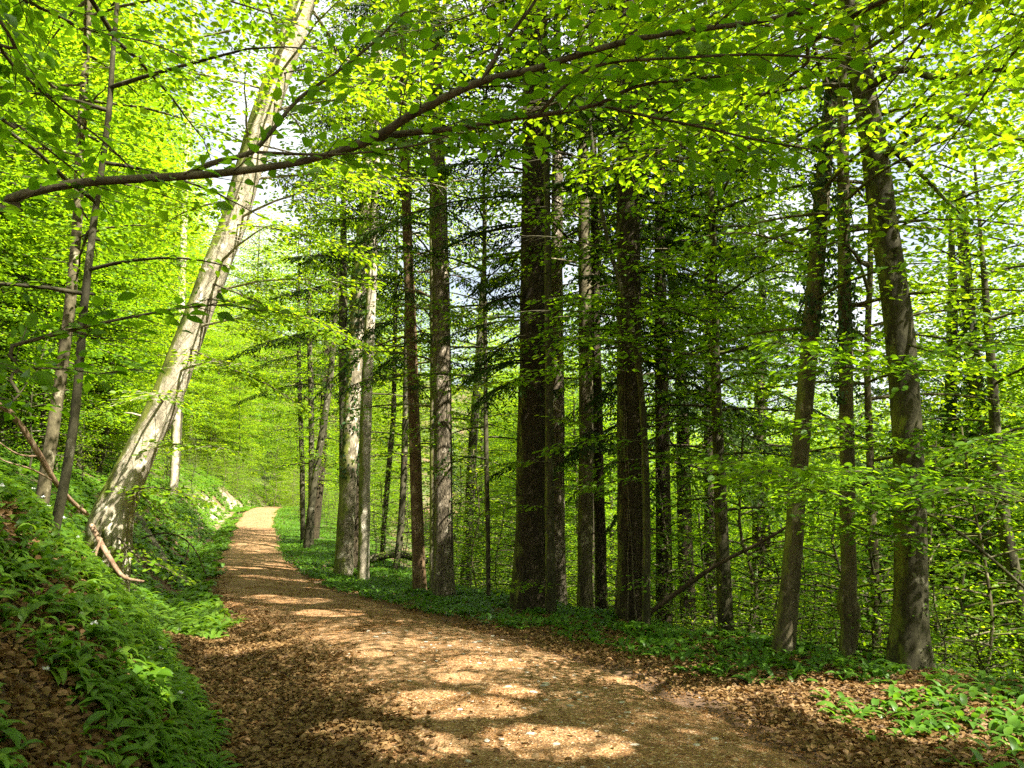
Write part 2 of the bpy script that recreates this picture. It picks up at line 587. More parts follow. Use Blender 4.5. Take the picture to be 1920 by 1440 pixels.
def bark_mat(name, dark, mid, pale, stretch=.25, scale=9, bumps=.5, moss=0.0, moss_dir=(-1, 0, .5), cracks=False, lichen=0.0):
    m, nt, b, out = new_mat(name)
    v = mapping(nt, (1, 1, stretch))
    n1 = noise(nt, v, scale, 6, .65, .3)
    c = ramp(nt, n1, [(.28, dark), (.5, mid), (.72, pale)])
    fine = noise(nt, mapping(nt, (1, 1, .65)), scale * 6, 6, .75)
    c = mixc(nt, 1, c, ramp(nt, fine, [(.32, (.52, .50, .46)), (.5, (.95, .95, .93)), (.68, (1.3, 1.28, 1.22))]), 'MULTIPLY')
    streak = noise(nt, mapping(nt, (1, 1, .07)), 13, 5, .7)
    c = mixc(nt, 1, c, ramp(nt, streak, [(.34, (.78, .76, .72)), (.52, (1, 1, 1)), (.7, (1.08, 1.07, 1.04))]), 'MULTIPLY')
    hs = nt.nodes.new('ShaderNodeMath'); hs.operation = 'MULTIPLY_ADD'
    nt.links.new(fine, hs.inputs[0]); hs.inputs[1].default_value = .7; nt.links.new(n1, hs.inputs[2])
    h = hs.outputs[0]
    if cracks:
        vo = nt.nodes.new('ShaderNodeTexVoronoi')
        vo.feature = 'DISTANCE_TO_EDGE'
        vo.inputs['Scale'].default_value = scale * 4.2
        vd = nt.nodes.new('ShaderNodeVectorMath'); vd.operation = 'ADD'
        nz = nt.nodes.new('ShaderNodeTexNoise'); nz.inputs['Scale'].default_value = 7
        nt.links.new(v, nz.inputs['Vector'])
        sc = nt.nodes.new('ShaderNodeVectorMath'); sc.operation = 'SCALE'; sc.inputs['Scale'].default_value = .18
        nt.links.new(nz.outputs['Color'], sc.inputs[0])
        nt.links.new(v, vd.inputs[0]); nt.links.new(sc.outputs[0], vd.inputs[1])
        nt.links.new(vd.outputs[0], vo.inputs['Vector'])
        cr = ramp(nt, vo.outputs['Distance'], [(0, (.38, .36, .33)), (.2, (1, 1, 1))])
        c = mixc(nt, .85, c, cr, 'MULTIPLY')
        ad = nt.nodes.new('ShaderNodeMath'); ad.operation = 'ADD'
        nt.links.new(h, ad.inputs[0]); nt.links.new(cr, ad.inputs[1])
        h = ad.outputs[0]
    if lichen:
        v2 = mapping(nt, (1, 1, .7))
        n3 = noise(nt, v2, 5.5, 5, .7)
        f = ramp(nt, n3, [(.62 - lichen * .2, (0, 0, 0)), (.68 - lichen * .2, (1, 1, 1))])
        c = mixc(nt, f, c, tuple(min(1, a * 1.45 + .03) for a in pale))
    if moss:
        v3 = mapping(nt, (1, 1, .5))
        n4 = noise(nt, v3, 4.0, 5, .7)
        geo = nt.nodes.new('ShaderNodeNewGeometry')
        dp = nt.nodes.new('ShaderNodeVectorMath'); dp.operation = 'DOT_PRODUCT'
        nt.links.new(geo.outputs['Normal'], dp.inputs[0]); dp.inputs[1].default_value = moss_dir
        ma = nt.nodes.new('ShaderNodeMath'); ma.operation = 'MULTIPLY_ADD'
        nt.links.new(dp.outputs['Value'], ma.inputs[0]); ma.inputs[1].default_value = .32; nt.links.new(n4, ma.inputs[2])
        f = ramp(nt, ma.outputs[0], [(.78 - moss * .25, (0, 0, 0)), (.90 - moss * .25, (1, 1, 1))])
        fine = noise(nt, None, 60, 3)
        mc = ramp(nt, fine, [(.3, (.06, .075, .012)), (.7, (.20, .22, .035))])
        c = mixc(nt, f, c, mc)
    nt.links.new(c, b.inputs['Base Color'])
    b.inputs['Roughness'].default_value = .85
    b.inputs['Specular IOR Level'].default_value = .2
    bump(nt, h, bumps, .02, b)
    return m


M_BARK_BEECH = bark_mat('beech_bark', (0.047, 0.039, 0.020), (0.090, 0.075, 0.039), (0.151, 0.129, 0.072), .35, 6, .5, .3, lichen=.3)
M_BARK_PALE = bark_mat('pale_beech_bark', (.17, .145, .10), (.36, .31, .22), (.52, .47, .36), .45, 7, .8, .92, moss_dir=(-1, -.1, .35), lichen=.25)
M_BARK_FIR = bark_mat('fir_bark', (.032, .025, .013), (.062, .048, .024), (.105, .082, .045), .5, 8, 1.0, .18, cracks=True)
M_BARK_OLD = bark_mat('furrowed_bark', (.09, .072, .046), (.19, .155, .10), (.33, .28, .20), .14, 10, 1.0, .25, cracks=True, lichen=.2)
M_BARK_RED = bark_mat('spruce_bark', (0.065, 0.037, 0.017), (0.122, 0.075, 0.036), (0.209, 0.150, 0.081), .5, 9, .9, .1, lichen=.25)
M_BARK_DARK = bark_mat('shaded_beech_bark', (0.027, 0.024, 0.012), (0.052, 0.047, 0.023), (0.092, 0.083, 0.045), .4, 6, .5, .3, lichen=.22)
M_BARK_MOSSY = bark_mat('mossy_bark', (.085, .07, .042), (.19, .16, .10), (.38, .33, .24), .35, 8, .9, .95, moss_dir=(-.6, -.3, .2), lichen=.3)
M_TWIG = bark_mat('twig_bark', (.035, .026, .015), (.07, .052, .030), (.12, .092, .058), .6, 14, .3)
M_LIMB = bark_mat('limb_bark', (.05, .042, .022), (.095, .08, .045), (.155, .135, .08), .6, 12, .4)
M_DEAD = bark_mat('dead_wood', (.13, .075, .045), (.25, .16, .10), (.40, .30, .21), .4, 10, .6)


def ground_mat():
    m, nt, b, out = new_mat('forest_floor')
    v = mapping(nt, (1, 1, 1))
    n1 = noise(nt, v, 14, 8, .7)
    n2 = noise(nt, v, 1.1, 4, .6)
    c = ramp(nt, n1, [(.3, (.035, .022, .012)), (.48, (.11, .062, .03)), (.62, (.20, .12, .06)), (.78, (.30, .20, .11))])
    c2 = ramp(nt, n2, [(.4, (.75, .72, .65)), (.62, (1.1, 1.05, .95))])
    c = mixc(nt, 1, c, c2, 'MULTIPLY')
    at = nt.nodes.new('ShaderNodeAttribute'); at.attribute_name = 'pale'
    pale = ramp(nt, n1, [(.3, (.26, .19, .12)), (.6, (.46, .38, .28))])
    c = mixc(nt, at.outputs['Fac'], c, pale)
    at2 = nt.nodes.new('ShaderNodeAttribute'); at2.attribute_name = 'green'
    gr = ramp(nt, n1, [(.3, (.015, .035, .008)), (.55, (.035, .075, .012)), (.75, (.07, .11, .02))])
    c = mixc(nt, at2.outputs['Fac'], c, gr)
    nt.links.new(c, b.inputs['Base Color'])
    b.inputs['Roughness'].default_value = .95
    bump(nt, n1, .8, .05, b)
    return m


def path_mat():
    m, nt, b, out = new_mat('path_grit')
    v = mapping(nt, (1, 1, 1))
    big = noise(nt, v, 1.3, 5, .65)
    mid = noise(nt, v, 11, 6, .7)
    vo = nt.nodes.new('ShaderNodeTexVoronoi'); vo.inputs['Scale'].default_value = 75
    nt.links.new(v, vo.inputs['Vector'])
    rnd = nt.nodes.new('ShaderNodeSeparateColor'); nt.links.new(vo.outputs['Color'], rnd.inputs[0])
    c = ramp(nt, rnd.outputs[0], [(0, (.095, .042, .011)), (.35, (.195, .094, .026)), (.7, (.285, .150, .049)), (.93, (.41, .27, .13)), (1, (.56, .47, .34))])
    c2 = ramp(nt, mid, [(.3, (.62, .55, .45)), (.6, (1.05, 1.0, .95))])
    c = mixc(nt, 1, c, c2, 'MULTIPLY')
    grey = ramp(nt, big, [(.5, (0, 0, 0)), (.68, (.6, .6, .6))])
    c = mixc(nt, grey, c, (.32, .19, .085))
    nt.links.new(c, b.inputs['Base Color'])
    b.inputs['Roughness'].default_value = .95
    ad = nt.nodes.new('ShaderNodeMath'); ad.operation = 'ADD'
    nt.links.new(vo.outputs['Distance'], ad.inputs[0]); nt.links.new(mid, ad.inputs[1])
    bump(nt, ad.outputs[0], .7, .015, b)
    return m


def stone_mat():
    m, nt, b, out = new_mat('limestone')
    n1 = noise(nt, mapping(nt, (1, 1, 1)), 40, 5, .7)
    c = ramp(nt, n1, [(.3, (.26, .22, .16)), (.7, (.46, .41, .32))])
    nt.links.new(c, b.inputs['Base Color'])
    b.inputs['Roughness'].default_value = .9
    return m


# ------------------------------------------------------------------ the ground, the path
def grid_mesh(xs, ys, zf):
    X, Y = np.meshgrid(xs, ys)
    Z = zf(X, Y)
    nx, ny = len(xs), len(ys)
    i = np.arange(ny - 1)[:, None] * nx; j = np.arange(nx - 1)[None, :]
    Q = np.stack([i + j, i + j + 1, i + nx + j + 1, i + nx + j], -1).reshape(-1, 4)
    return np.stack([X, Y, Z], -1).reshape(-1, 3), Q


def warp(n, near, far, mid=0.0):
    u = np.linspace(-1, 1, n)
    k = 6.2
    return mid + np.sinh(u * k) / np.sinh(k) * far


xs = warp(430, .1, 420, -1.5)
ys = warp(430, .1, 420, 9.0)
ys = ys[ys > -140]


def terrain_z(X, Y):
    t = lateral(X, Y)
    return ground(X, Y) - 0.07 * (1 - sstep(1.0, 1.45, np.abs(t)))


V, Q = grid_mesh(xs, ys, terrain_z)
mb = MB(); mb.add(V, Q)
M_GROUND = ground_mat()
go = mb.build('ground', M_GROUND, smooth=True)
go['kind'] = 'structure'
tt = lateral(V[:, 0], V[:, 1])
nz = vnoise(V[:, 0] * .5, V[:, 1] * .5, 11) + .5 * vnoise(V[:, 0] * 1.7, V[:, 1] * 1.7, 12)
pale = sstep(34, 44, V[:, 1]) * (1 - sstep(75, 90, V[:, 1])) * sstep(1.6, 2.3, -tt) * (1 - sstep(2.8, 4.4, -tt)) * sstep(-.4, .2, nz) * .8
green = np.clip(sstep(4.0, 6, tt) + sstep(1.3, 1.9, tt) * sstep(10, 16, V[:, 1]) + sstep(3.2, 5.5, -tt) * sstep(12, 20, V[:, 1]) + sstep(6.0, 12, -tt), 0, 1) * sstep(-.35, .15, nz) * .8
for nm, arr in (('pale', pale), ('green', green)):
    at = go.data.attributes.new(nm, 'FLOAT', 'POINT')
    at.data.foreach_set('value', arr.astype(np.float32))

yy = np.concatenate([np.arange(-6, 16, .12), np.arange(16, 60, .4), np.arange(60, 120, 2)])
tl = np.linspace(-1.62, 1.62, 41)
Vp = []
for y in yy:
    edge = 1.0 + .12 * vnoise(y * .9, 3.3, 21) + .10 * vnoise(y * 2.7, 1.3, 22)
    x = at_t(tl * (1 - .22 * float(sstep(11, 22, y))), y)
    z = ground(x, np.full_like(x, y)) + .012 - 0.14 * sstep(1.12 * edge, 1.52 * edge, np.abs(tl)) ** 1.2
    z += .018 * vnoise(x * 5, np.full_like(x, y * 5), 23)
    Vp.append(np.stack([x, np.full_like(x, y), z], -1))
Vp = np.array(Vp).reshape(-1, 3)
nx, ny = len(tl), len(yy)
i = np.arange(ny - 1)[:, None] * nx; j = np.arange(nx - 1)[None, :]
mb = MB(); mb.add(Vp, np.stack([i + j, i + j + 1, i + nx + j + 1, i + nx + j], -1).reshape(-1, 4))
tag(mb.build('path', path_mat(), smooth=True), kind='structure')

# ------------------------------------------------------------------ sunlit spots (where the photograph has them)
for (u, v, r) in [(905, 1245, .34), (860, 1275, .22), (960, 1300, .20), (800, 1325, .42), (900, 1330, .30), (1010, 1395, .36), (1090, 1400, .25),
                  (1310, 1310, .25), (1700, 1335, .75), (1600, 1315, .5), (1820, 1345, .55), (1400, 1300, .2), (780, 1405, .3),
                  (560, 1127, .55), (620, 1150, .5), (500, 1120, .4), (480, 1063, .8), (430, 1066, .6), (545, 1068, .5), (480, 1035, .5),
                  (500, 988, 1.0), (470, 1020, .5), (430, 1225, .30), (395, 1205, .25), (500, 1215, .22), (300, 1150, .3), (270, 1120, .3), (330, 1180, .25),
                  (400, 1140, .45), (690, 1230, .2), (640, 1380, .22), (1180, 1280, .2)]:
    d = hit(u, v)
    p, _ = pix(u, v, d)
    LIT.append((p[0], p[1], p[2], r))
_d = hit(290, 1315) - .2
for (u, v, d, r) in [(278, 1265, _d, .22), (310, 760, 10, .35), (290, 800, 10, .3), (330, 700, 10, .32), (265, 850, 10, .25), (410, 500, 10, .4), (400, 540, 10, .3), (360, 640, 10, .25),
                     (440, 400, 10, .25), (505, 190, 10, .3), (470, 300, 10, .25), (540, 80, 10, .25),
                     (655, 800, 17.5, .5), (650, 900, 17.5, .4), (662, 720, 17.5, .4), (685, 960, 18.3, .4), (685, 1020, 18.3, .5),
                     (832, 870, 15, .4), (832, 950, 15, .45), (828, 760, 15, .3), (778, 800, 15.5, .35), (780, 880, 15.5, .4), (785, 980, 15.5, .3),
                     (1045, 680, 14.5, .4), (1045, 760, 14.5, .3), (1480, 1090, 8.7, .16), (1720, 1070, 7.9, .12)]:
    p, _ = pix(u, v, d)
    LIT.append((p[0], p[1], p[2], r))

# ------------------------------------------------------------------ named trees
def trunk_points(poly, d, H, lean=None):
    """poly: (u, v, width px) up the trunk at distance d; continued above the photograph to height H over its foot."""
    P, R = [], []
    for (u, v, w) in poly:
        p, mpp = pix(u, v, d)
        P.append(p); R.append(w * .5 * mpp)
    P = np.array(P)
    g = ground(P[0, 0], P[0, 1])
    if P[0, 2] > g - .15:
        k = (P[1] - P[0]) / (P[1, 2] - P[0, 2])
        P = np.vstack([P[0] + k * (g - .3 - P[0, 2]), P]); R = [R[0] * 1.03] + R
    top = P[-1, 2]
    if H > 0 and top < g + H:
        k = (P[-1] - P[-3]) / (P[-1, 2] - P[-3, 2])
        r = R[-1]
        for f in (.33, .66, 1.0):
            dz = (g + H - top) * f
            P = np.vstack([P, P[len(poly)] + np.array([k[0] * .6, k[1] * .6, 1]) * dz if len(P) > len(poly) else P[-1] + k * dz])
            R.append(max(.015, r * (1 - .9 * f)))
    return P, np.array(R), g


TREES = {}


def tree(name, label, cat, poly, mat, d=None, H=16, n=16, bumps=.12, flare=None, group=None, seed=0, step=.22):
    if d is None:
        d = hit(poly[0][0], poly[0][1])
    P, R, g = trunk_points(poly, d, H)
    P2, R2 = resample(P, R, step)
    foot = np.array([np.interp(g, P2[:, 2], P2[:, 0]), np.interp(g, P2[:, 2], P2[:, 1]), g])
    t = thing(name, label, cat, foot, group)
    mb = MB()
    tube(mb, P2, R2, n, bumps, seed, flare)
    T = dict(obj=t, P=P2, R=R2, wood=mb, mat=mat, fol=Foliage(), rng=np.random.default_rng(seed + 100), g=g)
    TREES[label] = T
    return T


def stubs(T, z0, z1, n, L=.18):
    """Dead branch stubs left on the lower trunk."""
    r = T['rng']
    for i in range(n):
        z = T['g'] + r.uniform(z0, z1); a = r.uniform(0, 6.28)
        c = np.array([np.interp(z, T['P'][:, 2], T['P'][:, 0]), np.interp(z, T['P'][:, 2], T['P'][:, 1]), z])
        R = np.interp(z, T['P'][:, 2], T['R']); d = np.array([math.cos(a), math.sin(a), r.uniform(-.3, .3)])
        l = L * r.uniform(.3, 1.6)
        tube(T['wood'], [c + d * R * .7, c + d * (R + l * .5), c + d * (R + l) - np.array([0, 0, .1 * l])], [.016, .011, .004], 6)


def finish(T, leafmat=None, tpl=T_MID, gaps=True, crown_name='crown', keep=None):
    stubs(T, 1.0, 7.0, 14 if leafmat is M_FIR else 4, .30 if leafmat is M_FIR else .12)
    T['wood'].build('trunk', T['mat'], T['obj'], smooth=True)
    T['fol'].build(crown_name, leafmat or M_BEECH, T['obj'], tpl, gaps, keep=keep)


def ivy(T, z0, z1, n, rng, size=.06, off=.03):
    """Ivy leaves on the bark between heights z0 and z1."""
    P, R = T['P'], T['R']
    z = rng.uniform(z0, z1, n)
    a = rng.uniform(0, 6.28, n)
    cl = vnoise(z * 1.7, a * 1.2, 77) + .3 * vnoise(z * 5, a * 3, 78)
    k = cl > -.12
    z, a = z[k], a[k]; n = len(z)
    r = np.interp(z, P[:, 2], R) + np.abs(rng.normal(0, off, n)) + .005
    c = np.stack([np.interp(z, P[:, 2], P[:, 0]), np.interp(z, P[:, 2], P[:, 1]), z], -1)
    o = np.stack([np.cos(a), np.sin(a), np.zeros(n)], -1)
    f = Foliage()
    hd = rng.normal(0, .5, (n, 3)); hd[:, 2] -= .8
    f.put(c + o * r[:, None], hd, o + rng.normal(0, .45, (n, 3)), size * rng.uniform(.6, 1.3, n))
    f.build('ivy', M_IVY, T['obj'], T_MID, False)


SKYV = 18   # usual height of the tall trees


def beech_top(T, z0, z1, n, L=3.2, leaf=.12, **k):
    g = T['g']
    crown(T['fol'], T['wood'], T['P'], g + z0, g + z1, int(n * 1.25), lambda f: L * (math.sin(math.pi * (.18 + .74 * f)) ** .7) + .3, T['rng'], leaf=leaf,
          tw_sp=.15, tw_len=1.1, lf_sp=.06, jit=.48, spread=.15, **k)


# the big leaning beech on the bank
T = tree('leaning_beech', 'thick pale leaning beech trunk with moss along its upper side on the left bank', 'tree',
         [(196, 1020, 62), (205, 985, 72), (232, 915, 66), (262, 850, 58), (312, 745, 54), (347, 655, 51), (378, 572, 49), (408, 495, 50),
          (437, 420, 49), (462, 335, 48), (485, 250, 47), (510, 175, 46), (538, 95, 45), (566, 10, 45), (588, -60, 44)], M_BARK_PALE, d=10, H=17, n=28, bumps=.16,
         flare=(.32, .35, 3, .8), seed=3, step=.13)
for (pts, dd, tl) in [([(385, 560), (450, 568), (540, 585), (620, 615), (690, 655)], (9.9, 9.6, 9.2, 8.9, 8.7), .75), ([(395, 530), (470, 560), (560, 600), (630, 640)], (9.9, 9.5, 9.3, 9.2), .7),
                     ([(228, 935), (270, 915), (320, 918), (385, 940)], (9.9, 9.6, 9.4, 9.2), .5), ([(240, 905), (300, 960), (340, 985)], (9.9, 9.7, 9.5), .5),
                     ([(215, 1000), (260, 1045), (310, 1065), (350, 1090)], (9.8, 9.5, 9.3, 9.2), .4), ([(440, 420), (520, 430), (610, 450), (680, 480)], (9.9, 9.5, 9.2, 9.0), .9),
                     ([(350, 650), (430, 690), (500, 720), (560, 760)], (9.9, 9.7, 9.6, 9.5), .7), ([(480, 270), (560, 290), (640, 320), (720, 330)], (9.9, 9.4, 9.0, 8.8), 1.0),
                     ([(508, 190), (545, 215), (575, 260), (600, 320)], (9.9, 9.8, 9.7, 9.6), 1.1), ([(470, 310), (510, 320), (550, 350), (590, 400)], (10, 10.2, 10.4, 10.6), 1.1), ([(520, 140), (580, 130), (640, 150), (700, 190)], (9.9, 9.8, 9.7, 9.6), 1.1)]:
    P = np.array([pix(u, v, d)[0] for (u, v), d in zip(pts, dd)])
    P, R = resample(P, np.linspace(.014, .003, len(P)), .12)
    mb = MB(); tube(mb, P, R, 6, .1, 3)
    spray_along(T['fol'], mb, P, .078, .065, tl, .036, T['rng'], t0=.12, spread=.06, tw_wood=True)
    mb.build('limb', M_LIMB, T['obj'], smooth=True)
for (pts, dd, r) in [([(215, 950), (196, 1000), (180, 1040), (186, 1075)], (9.9, 9.75, 9.6, 9.45), .11), ([(225, 955), (222, 1010), (232, 1055), (250, 1085)], (9.9, 9.8, 9.6, 9.4), .11),
                     ([(210, 940), (176, 985), (150, 1000), (120, 1005)], (10, 9.85, 9.7, 9.5), .09), ([(235, 940), (250, 1000), (285, 1040)], (10.1, 10.1, 10.0), .09)]:
    P = [pix(u, v, d)[0] for (u, v), d in zip(pts, dd)]
    P, R = resample(np.array(P), np.linspace(r, .03, len(P)), .08)
    lim = ground(P[:, 0], P[:, 1]) + R * .5 - .06 * np.linspace(0, 1, len(P))
    P[:, 2] = np.where(np.linspace(0, 1, len(P)) < .25, P[:, 2], np.minimum(P[:, 2], lim))
    tube(T['wood'], P, R, 10, .2, 9)
beech_top(T, 7.0, 17, 34, 3.6)
for (z, az, L) in [(2.6, -.7, 1.6), (2.2, -1.2, 1.3), (1.6, -.4, 1.5), (3.7, -.3, 2.4), (4.7, -.6, 2.6), (5.3, .1, 2.8), (6.8, -.9, 2.6), (4.1, -.9, 2.2), (3.2, -.5, 1.7), (5.6, -1.3, 2.6), (6.3, -.2, 2.6), (5.0, 2.6, 2.0), (6.6, 3.4, 2.6)]:
    z += T['g']
    st = np.array([np.interp(z, T['P'][:, 2], T['P'][:, 0]), np.interp(z, T['P'][:, 2], T['P'][:, 1]), z])
    P = limb_pts(st, az, L, .18, .2, T['rng'])
    tube(T['wood'], P, np.linspace(.02, .004, len(P)), 5, cap=False)
    spray_along(T['fol'], T['wood'], P, .085, .07, .8, .042, T['rng'], spread=.07, tw_wood=True)
finish(T)

# slender stems on the left bank
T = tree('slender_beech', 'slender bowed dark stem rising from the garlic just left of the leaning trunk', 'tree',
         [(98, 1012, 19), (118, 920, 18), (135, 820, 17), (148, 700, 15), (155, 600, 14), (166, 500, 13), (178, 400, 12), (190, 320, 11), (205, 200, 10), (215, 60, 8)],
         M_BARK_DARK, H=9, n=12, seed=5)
crown(T['fol'], T['wood'], T['P'], T['g'] + 1.6, T['g'] + 8.5, 22, lambda f: 1.5 + .6 * math.sin(3 * f), T['rng'], leaf=.075, tw_sp=.08, tw_len=.65, lf_sp=.042, spread=.07, tw_wood=True)
finish(T)
T = tree('slender_beech', 'upright greenish stem behind the bowed stem, broken off dark stubs at its foot', 'tree',
         [(85, 900, 24), (100, 800, 22), (112, 720, 21), (128, 600, 19), (140, 480, 18), (147, 380, 17), (150, 280, 16), (157, 170, 14), (165, 40, 12)],
         M_BARK_BEECH, d=9.5, H=13, n=12, seed=6)
beech_top(T, 3.5, 13, 34, 2.2, leaf=.10)
finish(T)
T = tree('slender_beech', 'thin white sunlit stem high on the left slope behind the long branch', 'tree',
         [(330, 800, 16), (338, 600, 15), (345, 400, 14), (352, 250, 13), (362, 100, 12), (365, 0, 11)], M_BARK_PALE, d=40, H=24, n=8, seed=8)
beech_top(T, 6, 15, 16, 2.2)
finish(T, tpl=T_FAR)
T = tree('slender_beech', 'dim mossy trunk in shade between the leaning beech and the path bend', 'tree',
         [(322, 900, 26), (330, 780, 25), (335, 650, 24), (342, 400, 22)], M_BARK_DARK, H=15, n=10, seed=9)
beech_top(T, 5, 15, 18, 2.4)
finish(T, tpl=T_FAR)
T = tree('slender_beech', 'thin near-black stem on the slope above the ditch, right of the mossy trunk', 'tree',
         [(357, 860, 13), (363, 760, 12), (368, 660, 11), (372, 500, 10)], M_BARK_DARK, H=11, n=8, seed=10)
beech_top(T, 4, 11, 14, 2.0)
finish(T, tpl=T_FAR)

# the far group right of the path end
for k, (lab, poly, d, sd) in enumerate([
        ('thin straight stem nearest the path bend on its right side', [(568, 985, 10), (566, 860, 10), (562, 740, 9), (560, 640, 8)], 33, 11),
        ('stem leaning right that crosses a second stem beyond the path bend', [(578, 1000, 14), (590, 900, 13), (606, 800, 13), (620, 700, 12), (628, 600, 11)], 29, 12),
        ('straight stem crossed by the leaning one beyond the path bend', [(583, 990, 12), (584, 860, 11), (583, 740, 11), (580, 620, 10)], 31, 13)]):
    T = tree('slender_beech', lab, 'tree', poly, M_BARK_DARK, d=d, H=14, n=8, seed=sd)
    beech_top(T, 2.5, 14, 22, 2.4)
    finish(T, tpl=T_FAR)

# pair of mossy trunks at the right path edge
T = tree('mossy_beech', 'stout mossy sunlit trunk right of the path, with a thinner pale trunk close behind', 'tree',
         [(645, 1080, 33), (648, 1000, 32), (653, 900, 31), (658, 800, 30), (664, 700, 29), (670, 600, 28), (678, 480, 26), (690, 330, 24), (700, 180, 22)],
         M_BARK_MOSSY, H=19, n=18, bumps=.14, flare=(.35, .5, 3, 0), seed=14)
ivy(T, T['g'] + 2.5, T['g'] + 9, 1800, T['rng'], .09)
beech_top(T, 9, 18, 20, 2.8)
finish(T, tpl=T_FAR)
T = tree('pale_beech', 'smooth pale trunk close behind the stout mossy one, brightly sunlit near its foot', 'tree',
         [(681, 1088, 22), (683, 1000, 21), (684, 900, 22), (686, 800, 22), (690, 700, 20), (694, 600, 19), (700, 450, 17)], M_BARK_PALE, d=18.8, H=17, n=12, seed=15)
beech_top(T, 8, 17, 18, 2.4)
finish(T, tpl=T_FAR)
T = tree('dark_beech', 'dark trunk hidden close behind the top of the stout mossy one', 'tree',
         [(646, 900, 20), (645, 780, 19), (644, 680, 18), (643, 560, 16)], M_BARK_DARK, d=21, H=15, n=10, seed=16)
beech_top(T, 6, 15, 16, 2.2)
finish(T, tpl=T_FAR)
for (lab, poly, d, sd) in [
        ('crooked forked stem in the bright green gap left of the red-brown spruce', [(715, 1075, 10), (722, 960, 10), (736, 800, 10), (739, 720, 9), (741, 600, 8)], 24, 17),
        ('bent grey stem in the bright gap, next on the left of the red-brown spruce', [(741, 1080, 13), (752, 980, 13), (758, 860, 12), (761, 720, 11), (763, 580, 10)], 21, 18),
        ('thin mossy yellow stem tucked against the broad furrowed trunk on its left', [(810, 1118, 11), (811, 960, 11), (811, 800, 10), (811, 640, 9), (809, 400, 8)], 15.6, 19),
        ('dark leaning trunk standing in the green gap right of the broad furrowed trunk', [(872, 1085, 19), (880, 960, 18), (886, 840, 17), (895, 720, 16), (905, 560, 14)], 24, 20),
        ('thin straight dark stem half way between the furrowed trunk and the big fir', [(916, 1130, 9), (914, 960, 9), (911, 800, 9), (910, 660, 8), (908, 480, 7)], 14.5, 21)]:
    T = tree('slender_beech', lab, 'tree', poly, M_BARK_MOSSY if 'yellow' in lab else M_BARK_DARK, d=d, H=13, n=8, seed=sd)
    beech_top(T, 2.5, 13, 30, 2.2, leaf=.10)
    finish(T, tpl=T_FAR)

# spruce with red-brown upper stem, and the broad furrowed trunk
T = tree('spruce', 'red-brown spruce with a pale knotted lower trunk, left of the broad furrowed trunk', 'tree',
         [(787, 1112, 26), (783, 1000, 24), (779, 860, 22), (775, 740, 21), (771, 620, 20), (766, 500, 19), (762, 380, 18), (757, 240, 16)],
         M_BARK_RED, H=20, n=16, bumps=.10, flare=(.25, .4, 3, 1), seed=22)
f = Foliage()
fir_boughs(f, T['wood'], T['P'], T['g'] + 4.2, T['g'] + 9.5, 34, 2.1, 2.2, T['rng'], twl=.5)
fir_boughs(f, T['wood'], T['P'], T['g'] + 9.5, T['g'] + 19.5, 40, 2.8, .8, T['rng'])
T['fol'] = f
finish(T, M_FIR, T_BLADE)
T = tree('furrowed_oak', 'broad furrowed trunk in full sun with ivy low on its bark, right of the spruce', 'tree',
         [(833, 1122, 40), (832, 1000, 35), (831, 860, 34), (830, 740, 33), (828, 620, 32), (826, 500, 31), (823, 380, 30), (818, 230, 27)],
         M_BARK_OLD, H=19, n=22, bumps=.14, flare=(.3, .35, 4, 0), seed=23)
ivy(T, T['g'] + 1.5, T['g'] + 3.6, 500, T['rng'], .06)
beech_top(T, 8.5, 19, 24, 3.0)
finish(T, tpl=T_FAR)

# the two big firs
T = tree('big_fir', 'thickest dark fir trunk beside the path with a flared foot', 'tree',
         [(993, 1140, 74), (994, 1080, 66), (996, 980, 60), (998, 860, 58), (1000, 740, 56), (1002, 600, 55), (1003, 450, 53), (1004, 300, 50), (1004, 150, 46), (1003, -20, 42)],
         M_BARK_FIR, H=24, n=30, bumps=.10, flare=(.28, .35, 5, .4), seed=24, step=.15)
f = Foliage()
fir_boughs(f, T['wood'], T['P'], T['g'] + 3.6, T['g'] + 7.0, 20, 1.6, 2.3, T['rng'], az=(1.4, 4.3), twl=.5)
fir_boughs(f, T['wood'], T['P'], T['g'] + 6.5, T['g'] + 23, 105, 3.4, .8, T['rng'])
T['fol'] = f
finish(T, M_FIR, T_BLADE)
T = tree('big_fir', 'second big fir trunk, ridged with climbing stems, where the dead branch leans', 'tree',
         [(1187, 1165, 62), (1185, 1080, 54), (1183, 960, 50), (1181, 840, 48), (1180, 700, 47), (1179, 550, 45), (1178, 400, 43), (1177, 250, 40), (1175, 60, 36), (1174, -40, 34)],
         M_BARK_FIR, H=24, n=28, bumps=.12, flare=(.28, .35, 5, 1.2), seed=25, step=.15)
f = Foliage()
fir_boughs(f, T['wood'], T['P'], T['g'] + 3.4, T['g'] + 7.5, 24, 1.7, 2.5, T['rng'], az=(-.6, 1.9), twl=.5)
fir_boughs(f, T['wood'], T['P'], T['g'] + 6.5, T['g'] + 23, 105, 3.4, .8, T['rng'])
T['fol'] = f
finish(T, M_FIR, T_BLADE)
# climbing stems up the second fir
mbv = MB()
rr = np.random.default_rng(5)
for k in range(4):
    a0 = -1.9 + k * .45
    z = np.linspace(T['g'] - .05, T['g'] + 3.2 + k * .5, 26)
    a = a0 + np.cumsum(rr.normal(0, .05, 26))
    Rz = np.interp(z, T['P'][:, 2], T['R'])
    Rz = Rz * (1 + .28 * np.exp(-(z - T['g'] + .3) / .35)) + .006
    P = np.stack([np.interp(z, T['P'][:, 2], T['P'][:, 0]) + Rz * np.cos(a), np.interp(z, T['P'][:, 2], T['P'][:, 1]) + Rz * np.sin(a), z], -1)
    tube(mbv, P, np.linspace(.012, .006, 26), 6)
tag(mbv.build('ivy_stems', M_LIMB, T['obj'], smooth=True))

